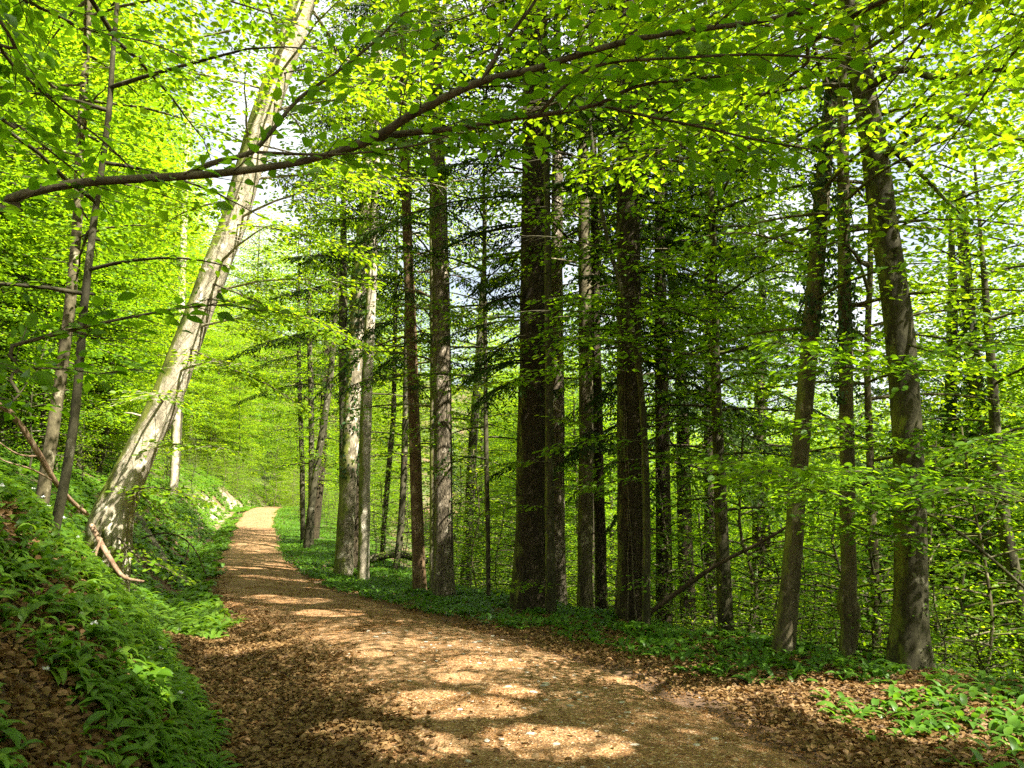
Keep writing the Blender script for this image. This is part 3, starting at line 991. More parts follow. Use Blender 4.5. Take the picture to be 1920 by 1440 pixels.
# thinner trunks between and behind the firs
T = tree('companion_beech', 'greenish thin trunk pressed against the right side of the thickest fir', 'tree',
         [(1033, 1138, 20), (1031, 1000, 18), (1030, 860, 16), (1029, 700, 15), (1028, 560, 14), (1026, 380, 12), (1024, 200, 11)], M_BARK_DARK, d=12.2, H=13, n=12, seed=26)
for (z, az, L) in [(4.2, 3.2, 1.7), (3.9, -.8, 1.4), (3.6, 3.6, 1.6), (4.9, -.3, 1.6), (5.4, 3.3, 1.8), (2.35, 3.0, 1.3), (1.95, -.6, 1.3), (1.65, 3.3, 1.0), (3.0, -1.2, .9), (4.6, 3.3, 1.6), (.5, 3.5, .7)]:
    z += T['g']
    st = np.array([np.interp(z, T['P'][:, 2], T['P'][:, 0]), np.interp(z, T['P'][:, 2], T['P'][:, 1]) - .1, z])
    az = az if az < 0 else -(6.28 - az)
    P = limb_pts(st, az - .15 if az < -2 else az, L, .1, .22, T['rng'])
    tube(T['wood'], P, np.linspace(.012, .003, len(P)), 5, cap=False)
    spray_along(T['fol'], T['wood'], P, .085, .08, .45, .042, T['rng'], spread=.05, tw_wood=True)
beech_top(T, 7, 13, 12, 1.6)
finish(T)
for (nm, lab, poly, d, mat, sd) in [
        ('pale_beech', 'pale flaking trunk sunlit high up, just right of the thickest fir', [(1049, 1150, 28), (1047, 980, 26), (1046, 800, 25), (1045, 640, 24), (1044, 450, 22), (1045, 300, 20)], 15, M_BARK_OLD, 27),
        ('grey_beech', 'knobbly grey trunk in the middle between the two big firs', [(1097, 1150, 29), (1098, 1000, 28), (1099, 860, 27), (1099, 700, 26), (1097, 560, 25), (1095, 380, 22)], 13.5, M_BARK_BEECH, 28),
        ('dark_spruce', 'plain dark trunk between the knobbly grey trunk and the second big fir', [(1128, 1150, 24), (1125, 1000, 22), (1122, 860, 20), (1119, 700, 18), (1116, 500, 16)], 14, M_BARK_FIR, 29)]:
    T = tree(nm, lab, 'tree', poly, mat, d=d, H=17, n=16, bumps=.16, flare=(.35, .35, 4, 1), seed=sd)
    if sd == 29:
        f = Foliage(); fir_boughs(f, T['wood'], T['P'], T['g'] + 3.2, T['g'] + 16, 30, 1.9, .7, T['rng'], twl=.42); T['fol'] = f
        finish(T, M_FIR, T_BLADE)
    else:
        beech_top(T, 4.6, 17, 34, 2.5)
        finish(T, tpl=T_FAR)
T = tree('companion_beech', 'slim stem climbing along the right side of the second big fir and bending left above', 'tree',
         [(1212, 1150, 15), (1213, 1000, 14), (1210, 860, 13), (1203, 740, 12), (1190, 640, 10), (1168, 550, 9), (1142, 460, 8), (1122, 360, 7), (1108, 250, 7), (1095, 120, 6)],
         M_BARK_DARK, d=10.6, H=9.5, n=12, seed=30)
for (v, az, L, s) in [(600, -2.75, 2.3, .09), (595, -.35, 2.4, .09), (580, -2.5, 1.6, .09), (640, -.7, 2.2, .09), (655, -2.3, 1.6, .09), (560, .0, 2.3, .09), (700, -2.9, 1.8, .085), (680, -.2, 2.0, .085), (520, -.9, 1.7, .09), (480, -2.4, 1.7, .09), (830, -2.8, 1.4, .085), (790, -.15, 1.8, .085), (625, -2.9, 1.5, .085), (900, -.25, 1.9, .085), (860, -.5, 1.5, .08), (905, -2.6, 1.0, .08), (745, -.9, 1.0, .08),
                      (420, -2.8, 1.7, .085), (410, -.4, 1.7, .085), (300, 3.0, 1.6, .085), (320, .1, 1.7, .085), (1000, -.8, .8, .08), (1080, -1.7, .5, .07)]:
    p, _ = pix(1200, v, 10.6)
    z = p[2]
    st = np.array([np.interp(z, T['P'][:, 2], T['P'][:, 0]), np.interp(z, T['P'][:, 2], T['P'][:, 1]) - .08, z])
    P = limb_pts(st, az, L, .12, .2, T['rng'])
    tube(T['wood'], P, np.linspace(.014, .003, len(P)), 5, cap=False)
    spray_along(T['fol'], T['wood'], P, s, .08, .65, .042, T['rng'], spread=.06, tw_wood=True)
finish(T)
# dark fir right of the second big fir
T = tree('dark_fir', 'dark fir with dense drooping boughs filling the gap right of the second big fir', 'tree',
         [(1246, 1168, 32), (1244, 1000, 29), (1242, 840, 27), (1240, 680, 25), (1238, 500, 22), (1236, 300, 18)], M_BARK_FIR, d=14, H=17, n=16, flare=(.35, .35, 4, 1), seed=31)
f = Foliage()
fir_boughs(f, T['wood'], T['P'], T['g'] + 3.6, T['g'] + 16.5, 84, 3.1, .7, T['rng'], twl=.55, blade=.11)
T['fol'] = f
finish(T, M_FIR, T_BLADE)
T = tree('dark_fir', 'dark fir standing lower on the slope behind the stem at the verge bend', 'tree',
         [(1332, 1180, 26), (1332, 1000, 24), (1331, 800, 22), (1330, 600, 19), (1329, 400, 16)], M_BARK_FIR, d=18, H=19, n=12, seed=32)
f = Foliage()
fir_boughs(f, T['wood'], T['P'], T['g'] + 6.0, T['g'] + 18.5, 100, 4.0, .8, T['rng'], twl=.6, blade=.12)
T['fol'] = f
finish(T, M_FIR, T_BLADE)
T = tree('slender_beech', 'plain dark stem on the drop of the verge in front of the dense fir', 'tree',
         [(1361, 1200, 30), (1357, 1080, 27), (1352, 960, 24), (1347, 840, 21), (1342, 700, 18), (1338, 520, 15)], M_BARK_DARK, d=11.2, H=12, n=14, flare=(.35, .3, 4, 1), seed=33)
beech_top(T, 2.0, 12, 46, 2.5, leaf=.10)
finish(T)

# right-hand group at the verge
T = tree('ivy_beech', 'grey trunk leaning right with ivy on its upper half and a bare sunlit foot', 'tree',
         [(1468, 1228, 40), (1478, 1140, 36), (1488, 1020, 34), (1496, 900, 32), (1505, 800, 31), (1513, 700, 31), (1524, 580, 31), (1535, 450, 29), (1545, 320, 27), (1557, 200, 25), (1575, 60, 22)],
         M_BARK_BEECH, H=15, n=18, bumps=.12, flare=(.38, .35, 4, 0), seed=34)
ivy(T, T['g'] + 3.4, T['g'] + 6.5, 1700, T['rng'], .055, .05)
beech_top(T, 3.0, 15, 40, 2.6, leaf=.10)
finish(T)
T = tree('burled_beech', 'upright trunk with a swollen burl near its foot, between two leaning trunks', 'tree',
         [(1586, 1236, 29), (1592, 1190, 30), (1594, 1160, 34), (1591, 1140, 40), (1588, 1120, 34), (1592, 1080, 27), (1589, 980, 27), (1588, 860, 27), (1586, 720, 26), (1584, 560, 24), (1582, 400, 22), (1580, 240, 20), (1580, 80, 18)],
         M_BARK_BEECH, H=14, n=18, bumps=.16, seed=35, step=.1)
ivy(T, T['g'] + 2.6, T['g'] + 5.0, 1300, T['rng'], .055, .05)
beech_top(T, 3.6, 14, 34, 2.3, leaf=.10)
finish(T)
T = tree('slender_beech', 'thin wavy stem between the burled trunk and the largest right-hand beech', 'tree',
         [(1645, 1222, 16), (1641, 1140, 15), (1640, 1040, 14), (1634, 940, 14), (1630, 820, 13), (1626, 700, 12), (1628, 600, 11), (1632, 480, 10)], M_BARK_BEECH, d=9.6, H=9.5, n=12, seed=36)
beech_top(T, 2.6, 9.5, 26, 1.8, leaf=.09)
finish(T)
T = tree('large_beech', 'largest smooth dark beech trunk at the right, bowed left with long bare limbs', 'tree',
         [(1706, 1256, 74), (1704, 1200, 68), (1708, 1120, 60), (1708, 1040, 57), (1707, 960, 55), (1703, 860, 53), (1696, 740, 51), (1688, 640, 50), (1676, 540, 49), (1660, 430, 48), (1646, 330, 47),
          (1630, 230, 45), (1614, 140, 42), (1600, 50, 38), (1590, -60, 36)],
         M_BARK_DARK, H=16, n=28, bumps=.12, flare=(.5, .32, 5, .5), seed=37, step=.13)
BIG = T
D = BIG['P'][0, 1]


def px_limb(T, pts, r0, r1, dd, part='limb', leaf=.085, tw_len=.7, leaves=True, t0=.2, tw_sp=.14, lf_sp=.06, mat=None):
    """A limb of its own mesh: pts are (u, v) in the photograph, dd the distances of its points."""
    P = np.array([pix(u, v, d)[0] for (u, v), d in zip(pts, dd)])
    P, R = resample(P, np.linspace(r0, r1, len(P)), .12)
    mb = MB()
    tube(mb, P, R, 8, .12, int(r0 * 1e4) % 97)
    if leaves:
        spray_along(T['fol'], mb, P, leaf, tw_sp, tw_len, lf_sp, T['rng'], t0=t0, spread=.06, tw_wood=True)
    return mb.build(part, mat or T['mat'], T['obj'], smooth=True)


px_limb(T, [(1652, 290), (1680, 278), (1715, 228), (1760, 212), (1830, 240), (1930, 265)], .045, .014, np.linspace(D, D - 1.5, 6))
px_limb(T, [(1632, 165), (1650, 148), (1690, 130), (1760, 146), (1840, 132), (1930, 130)], .05, .018, np.linspace(D, D - 1.6, 6))
px_limb(T, [(1655, 285), (1700, 272), (1760, 240), (1800, 205), (1850, 175), (1930, 140)], .04, .014, np.linspace(D, D + 1.0, 6))
px_limb(T, [(1655, 265), (1690, 295), (1730, 330), (1770, 372), (1800, 400)], .032, .01, np.linspace(D, D - .4, 5))
px_limb(T, [(1630, 500), (1612, 490), (1590, 460), (1560, 455), (1530, 470)], .022, .007, np.linspace(D, D - .3, 5))
px_limb(T, [(1690, 400), (1665, 425), (1640, 385), (1620, 380)], .02, .006, np.linspace(D, D - .5, 4))
for (pts, d0_, d1_, tl) in [([(1680, 912), (1600, 905), (1520, 890), (1440, 875), (1340, 858)], .1, 2.4, .8), ([(1690, 960), (1620, 945), (1560, 925), (1490, 915)], .1, 1.9, .75),
                            ([(1715, 880), (1650, 880), (1580, 885), (1500, 880), (1420, 885)], .1, 2.8, .7), ([(1720, 1000), (1660, 1005), (1600, 985), (1550, 975)], .15, 1.3, .55),
                            ([(1715, 900), (1770, 890), (1840, 905), (1930, 940)], .1, 1.9, .9), ([(1700, 800), (1780, 820), (1850, 830), (1930, 815)], .0, 1.6, .9),
                            ([(1715, 930), (1760, 920), (1800, 915), (1870, 910)], .2, 2.6, .8), ([(1690, 700), (1600, 690), (1520, 660), (1450, 640)], 0, 1.6, .7),
                            ([(1705, 860), (1640, 830), (1560, 800), (1480, 790)], 0, 1.2, .6), ([(1685, 640), (1760, 660), (1830, 640), (1930, 650)], 0, 1.4, .9)]:
    px_limb(T, pts, .013, .004, np.linspace(D - d0_, D - d1_, len(pts)), leaf=.085, tw_len=tl, t0=.1, tw_sp=.07, lf_sp=.04)
px_limb(T, [(1730, 960), (1780, 985), (1850, 1040), (1930, 1110)], .018, .012, np.linspace(D + .1, D - .6, 4), leaves=False)
beech_top(T, 6.0, 16, 30, 3.4, leaf=.10, rise=(.05, .4))
finish(T)
T = tree('ivy_beech', 'distant ivy-clad trunk in the gap right of the largest beech', 'tree',
         [(1850, 1180, 26), (1844, 1000, 25), (1840, 850, 24), (1830, 720, 24), (1818, 600, 23), (1808, 480, 20), (1800, 360, 17)], M_BARK_DARK, d=17, H=14, n=12, seed=38)
ivy(T, T['g'] + 3, T['g'] + 11, 2600, T['rng'], .10, .12)
beech_top(T, 7, 14, 14, 2.2)
finish(T, tpl=T_FAR)
T = tree('slender_beech', 'dark trunk between the largest beech and the distant ivy-clad trunk', 'tree',
         [(1778, 1190, 24), (1776, 1050, 23), (1778, 900, 22), (1782, 760, 20), (1786, 560, 18)], M_BARK_DARK, d=18, H=15, n=10, seed=39)
ivy(T, T['g'] + 3, T['g'] + 10, 1500, T['rng'], .10, .1)
beech_top(T, 4, 15, 18, 2.2)
finish(T, tpl=T_FAR)
T = tree('slender_beech', 'dark stem at the right picture edge leaning left up the slope', 'tree',
         [(1932, 1260, 30), (1915, 1150, 28), (1895, 1050, 26), (1880, 960, 24), (1868, 840, 20), (1860, 700, 17)], M_BARK_DARK, d=10.5, H=9, n=12, seed=40)
beech_top(T, 3, 9, 16, 1.7, leaf=.09)
finish(T)

# ------------------------------------------------------------------ the branch overhanging the path
tz = ground(-3.6, 1.7)
T = dict(obj=thing('overhanging_beech', 'beech whose long smooth limb sweeps in from the left across the path, leaves close overhead', 'tree', (-3.6, 1.7, tz)), fol=Foliage(),
         rng=np.random.default_rng(77), mat=M_LIMB, g=tz)
P, R = resample(np.array([(-3.6, 1.7, tz - .3), (-3.58, 1.72, tz + .8), (-3.5, 1.75, tz + 2.5), (-3.55, 1.6, tz + 5), (-3.7, 1.5, tz + 9), (-3.6, 1.3, tz + 13)]), np.array([.17, .15, .13, .11, .07, .02]), .2)
mb = MB(); tube(mb, P, R, 18, .1, 3, (.3, .3, 4, 0))
T['P'] = P; T['R'] = R; T['wood'] = mb
OV = T


def ov_limb(start, pts, dd, r0, r1, part='limb', leaf=.066, tw_len=.5, t0=.05, tw_sp=.058, lf_sp=.036, dens=True, parent=None, sub=True):
    P = [start] if start is not None else []
    P += [pix(u, v, d)[0] for (u, v), d in zip(pts, dd)]
    P, R = resample(np.array(P), np.linspace(r0, r1, len(P)), .05)
    m = MB()
    tube(m, P, R, 10, .10, int(r0 * 1e4) % 89)
    if dens:
        spray_along(OV['fol'], m, P, leaf, tw_sp, tw_len, lf_sp, OV['rng'], t0=t0, spread=.03, tw_wood=True, jit=.5, tw_r=.0016, sides=5)
    return m.build(part, M_LIMB, OV['obj'], smooth=True)


a = np.array([-3.5, 1.75, tz + .1])
L = lambda a, b, n: np.linspace(a, b, n)
# main limb: left edge to the fork, then the upper arm to the top right
ov_limb(a, [(-60, 392), (0, 380), (60, 360), (150, 343), (300, 333), (400, 326), (500, 314), (580, 300), (650, 278), (720, 245)], L(2.45, 2.75, 10), .0185, .011, tw_len=.36, t0=.45, tw_sp=.10)
ov_limb(None, [(640, 282), (705, 258), (760, 222), (830, 185), (905, 152), (1000, 130), (1100, 98), (1200, 72), (1300, 56), (1400, 44), (1500, 22), (1580, -20)], L(2.72, 2.2, 12), .017, .006, tw_len=.42, t0=.1)
ov_limb(None, [(690, 262), (745, 252), (800, 246), (880, 238), (960, 222), (1040, 212), (1120, 195), (1200, 160), (1290, 150), (1380, 140)], L(2.74, 2.5, 10), .014, .004, tw_len=.42, t0=.15)
ov_limb(None, [(905, 152), (930, 105), (960, 60), (1005, 0), (1030, -60)], L(2.62, 2.5, 5), .010, .004, tw_len=.36, t0=.1)
ov_limb(None, [(1010, 215), (1060, 160), (1130, 120), (1280, 108), (1420, 102), (1560, 110)], L(2.55, 2.2, 6), .007, .003, tw_len=.40, t0=.2)
ov_limb(None, [(345, 330), (400, 305), (470, 286), (510, 245), (560, 185), (625, 140), (700, 80), (760, 20)], L(2.62, 2.9, 8), .011, .004, tw_len=.36, t0=.2)
ov_limb(None, [(480, 285), (540, 288), (610, 290), (690, 285), (790, 270), (850, 250)], L(2.68, 2.6, 6), .006, .003, tw_len=.28, t0=.3)
ov_limb(None, [(1120, 195), (1200, 215), (1300, 235), (1420, 262), (1520, 280)], L(2.6, 2.3, 5), .006, .003, tw_len=.4, t0=.1)
# upper left sprays of finer branches
ov_limb(np.array([-3.5, 1.65, tz + 3.2]), [(-60, -40), (0, 90), (60, 155), (130, 215), (200, 270), (250, 320)], L(2.6, 3.4, 6), .009, .003, tw_len=.55, t0=.15)
ov_limb(np.array([-3.5, 1.65, tz + 3.6]), [(-40, -120), (40, -10), (110, 30), (180, 60), (280, 80), (350, 110)], L(2.8, 3.6, 6), .009, .003, tw_len=.6, t0=.15)
ov_limb(np.array([-3.5, 1.7, tz + 2.0]), [(-60, 180), (20, 225), (90, 280), (150, 330), (205, 400)], L(2.9, 3.8, 5), .008, .003, tw_len=.5, t0=.15)
ov_limb(np.array([-3.5, 1.7, tz + .55]), [(-60, 668), (10, 652), (90, 630), (180, 608), (270, 590), (340, 578), (420, 572), (500, 585)], L(2.5, 2.9, 8), .009, .0025, tw_len=.36, t0=.3, tw_sp=.05)
ov_limb(np.array([-3.5, 1.7, tz + .45]), [(-60, 735), (20, 700), (100, 690), (190, 700), (260, 690)], L(3.0, 3.6, 5), .008, .0025, tw_len=.42, t0=.3)
beech_top(T, 3.2, 13, 30, 3.2)
T['wood'].build('trunk', M_BARK_DARK, T['obj'], smooth=True)


def not_at_lens(p):
    q = p - np.array([0, 0, CAM_Z])
    return (np.linalg.norm(q, axis=1) > 1.75)


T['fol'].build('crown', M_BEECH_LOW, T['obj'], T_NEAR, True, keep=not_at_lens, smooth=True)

# ------------------------------------------------------------------ beeches beside the view whose limbs roof the path, some unseen and added for shade
def roof_tree(name, label, x, y, H, r, mat, seed, z0, n, L, lean=(0, 0), leaf=.115):
    g = float(ground(x, y))
    z = np.array([g - .3, g + .5, g + 3, g + 6, g + 10, g + H])
    f = np.clip((z - g) / H, 0, 1)
    P = np.stack([x + lean[0] * f, y + lean[1] * f, z], -1)
    P, R = resample(P, np.array([r * 1.15, r, r * .9, r * .8, r * .55, .02]), .25)
    T = dict(obj=thing(name, label, 'tree', (x, y, g)), P=P, R=R, wood=MB(), mat=mat, fol=Foliage(), rng=np.random.default_rng(seed), g=g)
    tube(T['wood'], P, R, 16, .1, seed, (.3, .35, 4, 0))
    beech_top(T, z0, H, n, L, leaf=leaf)
    return T


T = roof_tree('roadside_beech', 'beech right of the path whose high sunlit sprays hang over its middle', 4.9, .1, 15, .17, M_BARK_BEECH, 201, 5.0, 44, 4.0, (-.5, .5))
for (sz, pts, dd) in [(4.6, [(1500, -260), (1250, -100), (1020, 40), (880, 110), (760, 140), (650, 165)], (3.2, 4.6, 6.0, 6.8, 7.3, 7.8)),
                      (5.2, [(1480, -420), (1200, -160), (1000, -30), (850, 40), (720, 70)], (3.4, 5.0, 6.4, 7.0, 7.4)),
                      (4.2, [(1560, -150), (1350, 40), (1180, 120), (1050, 190), (930, 230), (830, 260)], (3.2, 4.6, 5.8, 6.6, 7.2, 7.6)),
                      (3.9, [(1700, -20), (1500, 130), (1350, 230), (1220, 290), (1100, 330)], (3.4, 4.6, 5.6, 6.2, 6.8)),
                      (4.4, [(1900, -220), (1800, -40), (1720, 90), (1640, 190), (1560, 260)], (3.0, 4.2, 5.0, 5.6, 6.0)),
                      (4.0, [(2100, -160), (1980, 10), (1900, 100), (1830, 200), (1760, 290)], (3.0, 4.0, 4.6, 5.2, 5.8))]:
    P = [np.array([np.interp(T['g'] + sz, T['P'][:, 2], T['P'][:, 0]), np.interp(T['g'] + sz, T['P'][:, 2], T['P'][:, 1]), T['g'] + sz])]
    P += [pix(u, v, d)[0] for (u, v), d in zip(pts, dd)]
    P, R = resample(np.array(P), np.linspace(.016, .004, len(P)), .15)
    m = MB(); tube(m, P, R, 7, .1, 4)
    spray_along(T['fol'], m, P, .078, .06, 1.1, .036, T['rng'], t0=.3, spread=.09, tw_wood=True)
    m.build('limb', M_LIMB, T['obj'], smooth=True)
LITB = []
for (u, v, d, r) in [(760, 140, 7.2, .45), (700, 175, 7.6, .35), (830, 130, 7.0, .35), (660, 200, 7.8, .3), (640, 620, 8.8, .4), (590, 600, 9, .3), (1560, 900, 6.4, .3), (1500, 910, 6.4, .25)]:
    p, _ = pix(u, v, d)
    LIT.append((p[0], p[1], p[2], r))
finish(T)
for (x, y, H, r, sd, z0, n, L, lab) in [
        (7.2, -1.6, 14, .15, 208, 4.8, 44, 3.8, 'unseen beech added right of the path at the viewpoint, its crown shading the near path'),  # unseen tree, added to put more of the near path in shade
        (5.6, -2.7, 15, .16, 209, 4.6, 46, 3.8, 'unseen beech added right of the path behind the viewpoint, its crown shading the near limb'),  # unseen tree, added so that the overhanging leaves lie in shade
        (8.6, -2.6, 16, .18, 202, 4.5, 50, 4.2, 'beech on the falling slope right of the largest beech, its crown over the verge'),
        (4.2, -5.0, 17, .2, 203, 4.5, 50, 4.4, 'beech behind the viewpoint on the right of the path, its crown shading the near path'),
        (10.2, 4.0, 17, .18, 204, 4.0, 50, 4.2, 'beech further down the slope beside the largest beech, shading its trunk'),
        (9.0, 9.3, 18, .18, 205, 9.0, 34, 3.6, 'tall beech low on the slope right of the picture edge stem, crown above the view'),
        (-3.0, -4.5, 16, .2, 206, 5.0, 40, 4.2, 'beech behind the viewpoint on the left bank, its crown shading the garlic'),
        (1.5, -9.5, 18, .2, 207, 6.0, 40, 4.2, 'tall beech far behind the viewpoint on the right of the path')]:
    T = roof_tree('roadside_beech', lab, x, y, H, r, M_BARK_BEECH, sd, z0, n, L)
    finish(T, tpl=T_FAR)

# ------------------------------------------------------------------ the woodland behind: a few kinds, copied tree by tree
def kind_tree(name, H, r, z0, n, L, leaf, mat, seed, tw_sp=.14, tw_len=1.15, lf_sp=.058, fir=False):
    rng = np.random.default_rng(seed)
    wob = rng.normal(0, .12, (6, 2)); wob[0] = 0
    z = np.linspace(-.4, H, 6)
    P = np.stack([np.cumsum(wob[:, 0]), np.cumsum(wob[:, 1]), z], -1)
    P, R = resample(P, np.linspace(r, .015, 6), .35)
    t = bpy.data.objects.new(name, None); COL.objects.link(t)
    mb = MB(); tube(mb, P, R, 9, .12, seed, (.25, .3, 3, 0))
    f = Foliage()
    if fir:
        fir_boughs(f, mb, P, z0, H, n, L, .5, rng, step=.11, twl=.5, blade=.14)
    else:
        crown(f, mb, P, z0, H - .2, n, lambda q: L * (math.sin(math.pi * (.2 + .72 * q)) ** .7) + .25, rng, leaf=leaf, tw_sp=tw_sp, tw_len=tw_len, lf_sp=lf_sp, spread=.18, jit=.52)
    mb.build('trunk', mat, t, smooth=True)
    f.build('crown', M_FIR if fir else M_BEECH, t, T_BLADE if fir else T_FAR, False)
    return t


def copy_thing(proto, loc, rz, sc, label, cat, group):
    r = proto.copy(); COL.objects.link(r)
    for ch in proto.children:
        c = ch.copy(); COL.objects.link(c); c.parent = r
    r.location = tuple(float(a) for a in loc); r.rotation_euler = (0, 0, rz); r.scale = (sc[0], sc[0], sc[1])
    tag(r, label, cat, group)
    return r


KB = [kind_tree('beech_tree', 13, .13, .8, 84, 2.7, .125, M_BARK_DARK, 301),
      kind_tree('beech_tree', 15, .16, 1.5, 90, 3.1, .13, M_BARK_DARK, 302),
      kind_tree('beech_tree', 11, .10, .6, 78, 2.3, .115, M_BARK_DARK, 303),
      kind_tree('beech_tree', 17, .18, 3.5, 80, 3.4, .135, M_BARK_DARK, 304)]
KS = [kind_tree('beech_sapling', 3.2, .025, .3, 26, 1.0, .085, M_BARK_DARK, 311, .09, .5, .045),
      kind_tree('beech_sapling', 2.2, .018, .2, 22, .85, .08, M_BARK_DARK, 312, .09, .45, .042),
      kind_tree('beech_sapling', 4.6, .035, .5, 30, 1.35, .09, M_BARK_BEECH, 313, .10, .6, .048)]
KH = [kind_tree('fir_tree', 19, .2, 9.0, 90, 3.3, .12, M_BARK_FIR, 322, fir=True)]
KF = [kind_tree('fir_tree', 17, .2, 5.5, 80, 3.0, .12, M_BARK_FIR, 321, fir=True)]


def in_view(x, y, margin=2.5):
    return y > 2 and abs(x) < .667 * y * 1.03 + margin


def scatter(kinds, n, t_rng, y_rng, gap, label, cat, group, smin=.8, smax=1.15, seed=1, taken=None):
    r = random.Random(seed)
    taken = [] if taken is None else taken
    k = 0; tries = 0
    while k < n and tries < n * 60:
        tries += 1
        y = r.uniform(*y_rng); t = r.uniform(*t_rng)
        x = float(at_t(t, y))
        if not in_view(x, y) or any((x - a) ** 2 + (y - b) ** 2 < gap * gap for a, b in taken):
            continue
        taken.append((x, y))
        s = r.uniform(smin, smax)
        copy_thing(r.choice(kinds), (x, y, float(ground(x, y)) - .05), r.uniform(0, 6.28), (s, s * r.uniform(.9, 1.1)), label, cat, group)
        k += 1
    return taken


scatter(KB, 70, (14, 40), (9, 66), 2.5, 'slender leafy beech on the slope dropping away behind the verge trees', 'tree', 'beeches on the slope below the path', seed=2)
scatter(KB, 40, (34, 75), (14, 90), 4.0, 'beech low in the valley, its crown closing the gaps between the verge trees', 'tree', 'beeches in the valley below the path', 1.0, 1.3, seed=3)

scatter(KB[1:2] + KB[3:], 12, (-16, 30), (78, 105), 3.5, 'tall beech behind the bend of the path', 'tree', 'tall beeches behind the path bend', 1.5, 1.9, seed=27)
for (u, d, sc, lab) in [(668, 22, 1.2, 'tall dark fir behind the mossy trunk and the spruce'),
                        (600, 34, 1.2, 'tall dark fir above the crossing stems at the path bend')]:
    x = (u - 960) / F * d * 1.02
    copy_thing(KF[0], (x, d, float(ground(x, d)) - .05), u * .37, (sc, sc), lab, 'tree', 'dark firs behind the verge trees')
for (u, d, sc, lab) in [(1275, 19, 1.15, 'tall dark fir, high crown in the gap right of the second big fir'), (1400, 23, 1.2, 'tall dark fir, high crown behind the ivy-clad leaning beech'),
                        (1095, 24, 1.25, 'tall dark fir, high crown between the two big firs')]:
    x = (u - 960) / F * d * 1.02
    copy_thing(KH[0], (x, d, float(ground(x, d)) - .05), u * .37, (sc, sc), lab, 'tree', 'dark firs behind the verge trees')
tk = scatter(KF, 3, (12, 22), (16, 30), 4, 'dark fir among the pale beeches below the verge', 'tree', 'firs below the path', .7, .9, seed=6)
scatter(KB[1:2] + KB[3:], 34, (-34, -7), (14, 60), 2.6, 'tall sunlit beech high on the slope left of the path', 'tree', 'tall beeches on the slope above the path', 1.2, 1.5, seed=24)
scatter(KB, 80, (-40, -6.0), (13, 75), 2.4, 'sunlit leafy beech on the slope climbing left of the path', 'tree', 'beeches on the slope above the path', seed=4)
scatter(KF, 3, (-30, -12), (28, 50), 6, 'dark fir among the sunlit beeches on the left slope', 'tree', 'firs above the path', seed=8)
scatter(KB[2:3], 8, (-7, 6), (62, 76), 2.2, 'short leafy beech in full sun where the path ends', 'tree', 'beeches at the path end', .7, 1.0, seed=31)
scatter(KB, 22, (-9, 40), (74, 112), 3.5, 'beech closing the view beyond the bend of the path', 'tree', 'beeches beyond the path bend', 1.0, 1.35, seed=5)
scatter(KS, 60, (4.4, 16), (9, 40), 1.2, 'low leafy beech sapling on the drop just below the verge', 'sapling', 'saplings below the verge', seed=12)
scatter(KS, 46, (-14, -4.6), (13.5, 48), 1.3, 'low leafy beech sapling above the ditch on the left bank', 'sapling', 'saplings above the ditch', seed=13)
scatter(KS, 60, (-10, -2.9), (38, 82), .9, 'leafy sapling on the sunny bank above the far bend of the path', 'sapling', 'saplings on the bank at the bend', .5, 1.0, seed=15)
scatter(KS, 16, (1.5, 5), (44, 58), .8, 'leafy sapling crowding the right side of the path at its far bend', 'sapling', 'saplings crowding the bend', .45, .9, seed=18)
scatter(KS, 26, (-5, 5), (57, 68), .8, 'leafy sapling in full sun closing the far end of the path', 'sapling', 'saplings at the path end', .5, 1.0, seed=32)
scatter(KS, 26, (2.4, 9), (50, 80), 1.2, 'leafy sapling right of the path at its far bend', 'sapling', 'saplings right of the bend', .6, 1.0, seed=16)
scatter(KS, 46, (4.6, 11), (6.5, 20), .8, 'small leafy sapling thick on the slope right below the verge', 'sapling', 'saplings right below the verge', .6, 1.0, seed=17)
scatter(KS[:2], 16, (4.0, 6.5), (5, 10.5), .6, 'knee-high leafy seedling on the lip of the right verge', 'sapling', 'seedlings on the lip of the verge', .25, .5, seed=19)
scatter(KS[:2], 9, (3.0, 4.0), (19, 40), 1.3, 'small bright sapling on the grassy verge along the far path', 'sapling', 'saplings on the far verge', .5, .8, seed=14)
spots = [(30, 24), (24, 30), (15, 13), (33, 40), (13, 11.5), (14.5, 12.5), (12.5, 14), (20, 36), (-31, 50)]
for k, (x, y) in zip(KB + KS + KF + KH, spots):
    k.location = (x, y, float(ground(x, y)) - .05)
    if k in KB: tag(k, 'slender leafy beech on the slope dropping away behind the verge trees', 'tree', 'beeches on the slope below the path')
    elif k in KS: tag(k, 'low leafy beech sapling on the drop just below the verge', 'sapling', 'saplings below the verge')
    elif k in KH: tag(k, 'tall dark fir, high crown above the beeches of the left slope', 'tree')
    else: tag(k, 'dark fir among the pale beeches below the verge', 'tree', 'firs below the path')

